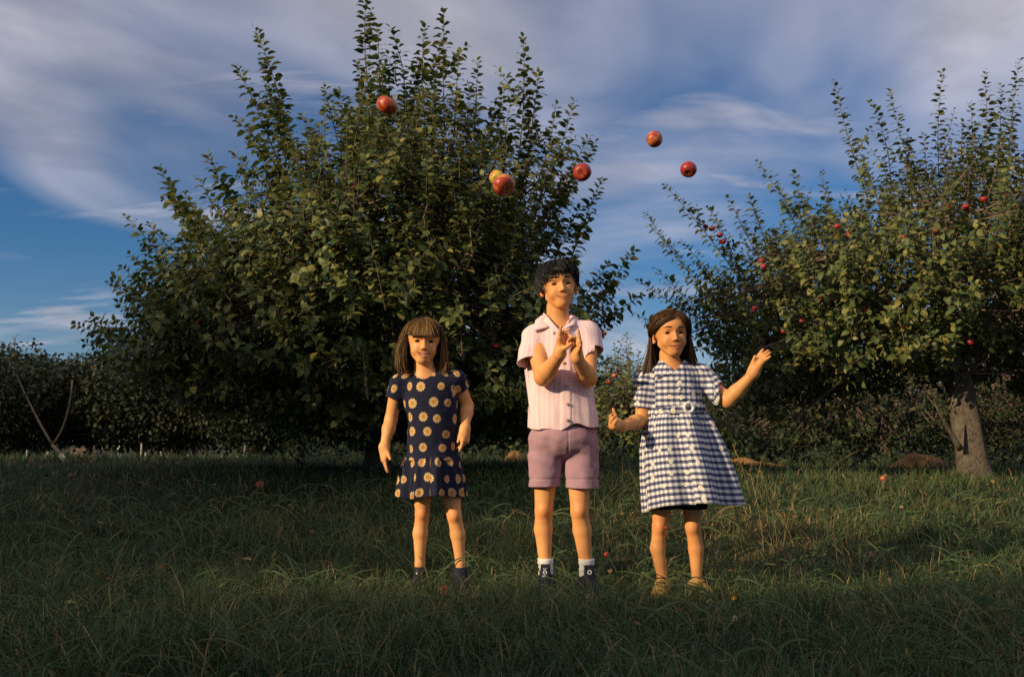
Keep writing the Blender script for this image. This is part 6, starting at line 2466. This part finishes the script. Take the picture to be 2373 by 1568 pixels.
def apple_color(red, yellow, amount):
    def f(b):
        g = b.n('ShaderNodeTexCoord').outputs['Object']
        x, y, z = b.sep(g)
        a = b.m('ARCTAN2', y, x)
        st = b.noise(b.comb(b.m('MULTIPLY', a, 3.2), b.m('MULTIPLY', z, 1.2), 0.3), 3.0, 4, 0.65)
        bl = b.noise(g, 2.1, 2, 0.5)
        f1 = b.smooth(b.m('ADD', b.m('MULTIPLY', st, 0.45), b.m('MULTIPLY', bl, 0.75)), 0.62 - amount, 0.80 - amount)
        # paler round the stalk
        cap = b.smooth(z, 0.30, 0.43)
        f1 = b.m('MAXIMUM', f1, b.m('MULTIPLY', cap, 0.55))
        dots = b.noise(g, 60, 2, 0.5)
        c = b.mix(f1, red, yellow)
        return b.mix(b.m('MULTIPLY', b.smooth(dots, 0.62, 0.72), 0.35), c, (0.6, 0.36, 0.16))
    return f


M_apple = principled('apple_skin', apple_color((0.36, 0.030, 0.018), (0.52, 0.22, 0.045), 0.07), 0.38, 0.4)
M_apple_y = principled('apple_skin_yellow', apple_color((0.45, 0.06, 0.02), (0.62, 0.42, 0.05), 0.16), 0.38, 0.4)
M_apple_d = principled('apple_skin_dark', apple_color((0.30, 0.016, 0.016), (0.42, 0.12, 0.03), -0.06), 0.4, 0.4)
M_stalk = principled('apple_stalk', (0.09, 0.055, 0.03), 0.8, 0.2)
AP = apple_mesh(2)
APM = {}
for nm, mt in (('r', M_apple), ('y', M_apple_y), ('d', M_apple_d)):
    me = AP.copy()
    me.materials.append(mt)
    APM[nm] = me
sv, sf = tube(np.array([(0, 0, 0.27), (0.012, 0, 0.40), (0.05, 0.01, 0.54)]), [0.03, 0.024, 0.034], 6)
STALK = mesh_from('stalk', sv, sf)
STALK.materials.append(M_stalk)


def apple(loc, dia, rot, kind, label, group=None, stalk=True):
    o = link('apple', APM[kind])
    o.location = tuple(float(c) for c in loc)
    o.scale = (dia * (1 + 0.05 * math.sin(dia * 9e3 + loc[0] * 40)), dia * (1 + 0.05 * math.cos(loc[2] * 50)), dia * (0.96 + 0.06 * math.sin(loc[0] * 77)))
    o.rotation_euler = rot
    tag(o, label, 'apple', group)
    if stalk:
        link('stalk', STALK, None, o)
    return o


def fly(u, v, dpx, dia, rot, kind, label):
    y = FPX * dia / dpx
    apple(W(u, v, y), dia, rot, kind, label, 'apples tossed in the air')


fly(897, 244, 51, 0.076, (0.35, 0.25, 0.4), 'r', 'red apple flying highest on the left in front of the big tree')
fly(1168, 428, 55, 0.078, (2.3, 0.4, 1.0), 'r', 'large red apple in the air covering a yellow topped one')
fly(1151, 412, 36, 0.068, (0.9, 0.7, 2.6), 'y', 'yellow and red apple half hidden behind a larger flying apple')
fly(1350, 399, 44, 0.072, (2.2, 1.0, 0.3), 'd', 'deep red apple in the air at the edge of the big tree')
fly(1517, 322, 41, 0.072, (1.5, 0.3, 4.1), 'r', 'orange lit round apple flying alone against the cloud')
fly(1596, 392, 41, 0.072, (2.65, 0.45, 0.4), 'd', 'dark red apple with its stalk pointing down in blue sky')

# fallen fruit
def ground_apple(u, v, y, dia, kind, label, group=None):
    p = W(u, v, y)
    z = float(zg(p[0], p[1])) + dia * 0.40
    apple((p[0], p[1], z), dia, (0.8, 0.5, u), kind, label, group)


ground_apple(1031, 1338, 3.66, 0.062, 'd', 'fallen red apple between the feet in dark shoes')
ground_apple(603, 1113, 6.3, 0.062, 'r', 'fallen red apple alone in the grass left of the daisy dress')
ground_apple(2046, 1108, 7.0, 0.062, 'r', 'fallen apple in the grass left of the thick trunk')
ground_apple(1092, 1185, 5.2, 0.036, 'd', 'dull fallen apple in the grass right of the daisy dress')
ground_apple(1405, 1250, 4.6, 0.030, 'd', 'brown fallen apple in the grass between pink shirt and checked dress')

# fruit on the trees: real places inside the crowns
def hang(u, v, y, dia, label, group, kind='r'):
    apple(W(u, v, y), dia, (0.15, 0.1, u * 0.7), kind, label, group)


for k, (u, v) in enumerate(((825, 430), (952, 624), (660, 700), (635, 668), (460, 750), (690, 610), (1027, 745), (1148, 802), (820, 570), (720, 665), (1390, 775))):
    hang(u, v, 6.15 + 0.1 * (k % 3) if 600 < u < 1200 else 6.6, 0.055, 'small red apple hanging among the leaves of the big tree', 'apples hanging in the big tree', 'd')  # darker skin carries the shade inside the crown
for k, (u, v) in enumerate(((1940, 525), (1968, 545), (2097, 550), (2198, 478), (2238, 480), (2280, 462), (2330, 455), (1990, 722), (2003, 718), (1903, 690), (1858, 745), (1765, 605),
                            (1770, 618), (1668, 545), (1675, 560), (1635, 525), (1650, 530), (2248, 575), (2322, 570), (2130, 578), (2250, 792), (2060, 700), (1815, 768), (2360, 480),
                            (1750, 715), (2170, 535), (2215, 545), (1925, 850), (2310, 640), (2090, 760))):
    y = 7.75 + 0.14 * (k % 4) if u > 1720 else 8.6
    hang(u, v, y, 0.052 + 0.004 * (k % 3), 'small red apple hanging among the leaves of the thick trunked tree', 'apples hanging in the thick trunked tree', 'd')  # leaf shade put into the fruit by the dark skin colour
for u, v in ((1400, 772), (1410, 885), (1478, 915), (1425, 870)):
    hang(u, v, 12.3, 0.07, 'tiny red apple in the small sunlit tree far back', 'apples in the small far tree')


# ------------------------------------------------------------------ little flowers and dead leaves in the turf
M_petal = principled('clover_petal', (0.5, 0.45, 0.35), 0.8, 0.2)
M_yellow = principled('hawkweed_petal', (0.75, 0.33, 0.04), 0.8, 0.2)


def flower(u, v, h, mat, label, r):
    y = FPX * CAM_H / (v - 1020)
    p = W(u, v, y)
    z = float(zg(p[0], p[1]))
    root = empty('flower', (p[0], p[1], z), label, 'flower')
    vv, ff = tube(np.array([(0, 0, -0.01), (0.004, 0, h * 0.6), (0, 0, h)]), [0.0012, 0.001, 0.001], 5)
    link('stem', mesh_from('stem', vv, ff), M_grass_stem, root)
    rg = np.random.default_rng(int(u))
    n = 40
    D = rg.normal(0, 1, (n, 3)) + np.array([0, 0, 0.3])
    me = leaves_mesh('petals', np.tile((0, 0, h), (n, 1)), D, rg.normal(0, 1, (n, 3)), np.full(n, r), np.full(n, 0.5), 0.5)
    link('petals', me, mat, root)


M_grass_stem = principled('flower_stem', (0.05, 0.08, 0.025), 0.8, 0.2)
flower(1705, 1500, 0.09, M_petal, 'tiny pale clover head in the grass below the checked dress', 0.008)
flower(1703, 1440, 0.08, M_yellow, 'tiny orange yellow flower in the grass below the yellow shoes', 0.008)
flower(1362, 1400, 0.045, M_petal, 'tiny pale flower head beside the toe of a dark shoe', 0.009)


# ------------------------------------------------------------------ far things under the left row
M_crate = principled('crate_wood', lambda b: b.ramp(b.noise(b.n('ShaderNodeTexCoord').outputs['Object'], 9, 4, 0.6), [(0.3, (0.16, 0.11, 0.075)), (0.7, (0.32, 0.23, 0.16))]), 0.9, 0.1)
M_pale_cloth = principled('pale_cloth', (0.52, 0.50, 0.50), 0.9, 0.1)
M_blue_cloth = principled('faded_blue_cloth', (0.16, 0.19, 0.27), 0.9, 0.1)


def box(cx, cy, cz, sx, sy, sz):
    v = np.array([(cx + dx * sx / 2, cy + dy * sy / 2, cz + dz * sz / 2) for dx in (-1, 1) for dy in (-1, 1) for dz in (-1, 1)])
    f = [(0, 1, 3, 2), (4, 6, 7, 5), (0, 4, 5, 1), (2, 3, 7, 6), (0, 2, 6, 4), (1, 5, 7, 3)]
    return v, f


def crate(u, v, y):
    p = W(u, v, y)
    z = float(zg(p[0], p[1]))
    root = empty('wooden_bin', (p[0], p[1], z), 'slatted wooden picking bin far off under the left tree row', 'bin')
    root.rotation_euler = (0, 0, 0.25)
    for k in range(4):
        a, f = join([box(0, -0.35, 0.12 + 0.155 * k, 0.8, 0.03, 0.12), box(0, 0.35, 0.12 + 0.155 * k, 0.8, 0.03, 0.12)])
        for yy in (-0.35, 0.35):
            a, f = box(0, yy, 0.12 + 0.155 * k, 0.8, 0.03, 0.12)
            link('slat', mesh_from('slat', a, f, False), M_crate, root)
        for xx in (-0.385, 0.385):
            a, f = box(xx, 0, 0.12 + 0.155 * k, 0.03, 0.66, 0.12)
            link('slat', mesh_from('slat', a, f, False), M_crate, root)
    for xx in (-0.42, 0.42):
        for yy in (-0.32, 0.32):
            a, f = box(xx, yy, 0.33, 0.05, 0.06, 0.68)
            link('post', mesh_from('post', a, f, False), M_crate, root)


crate(194, 1070, 40.0)
far_person(226, 1076, 58.0, M_pale_cloth, 'person in pale top far off under the left tree row, nearer the wooden bin', 0.12, 0.5)
far_person(277, 1074, 60.0, M_pale_cloth, 'person in pale top far off under the left tree row, farther from the wooden bin', 0.0, -0.4)
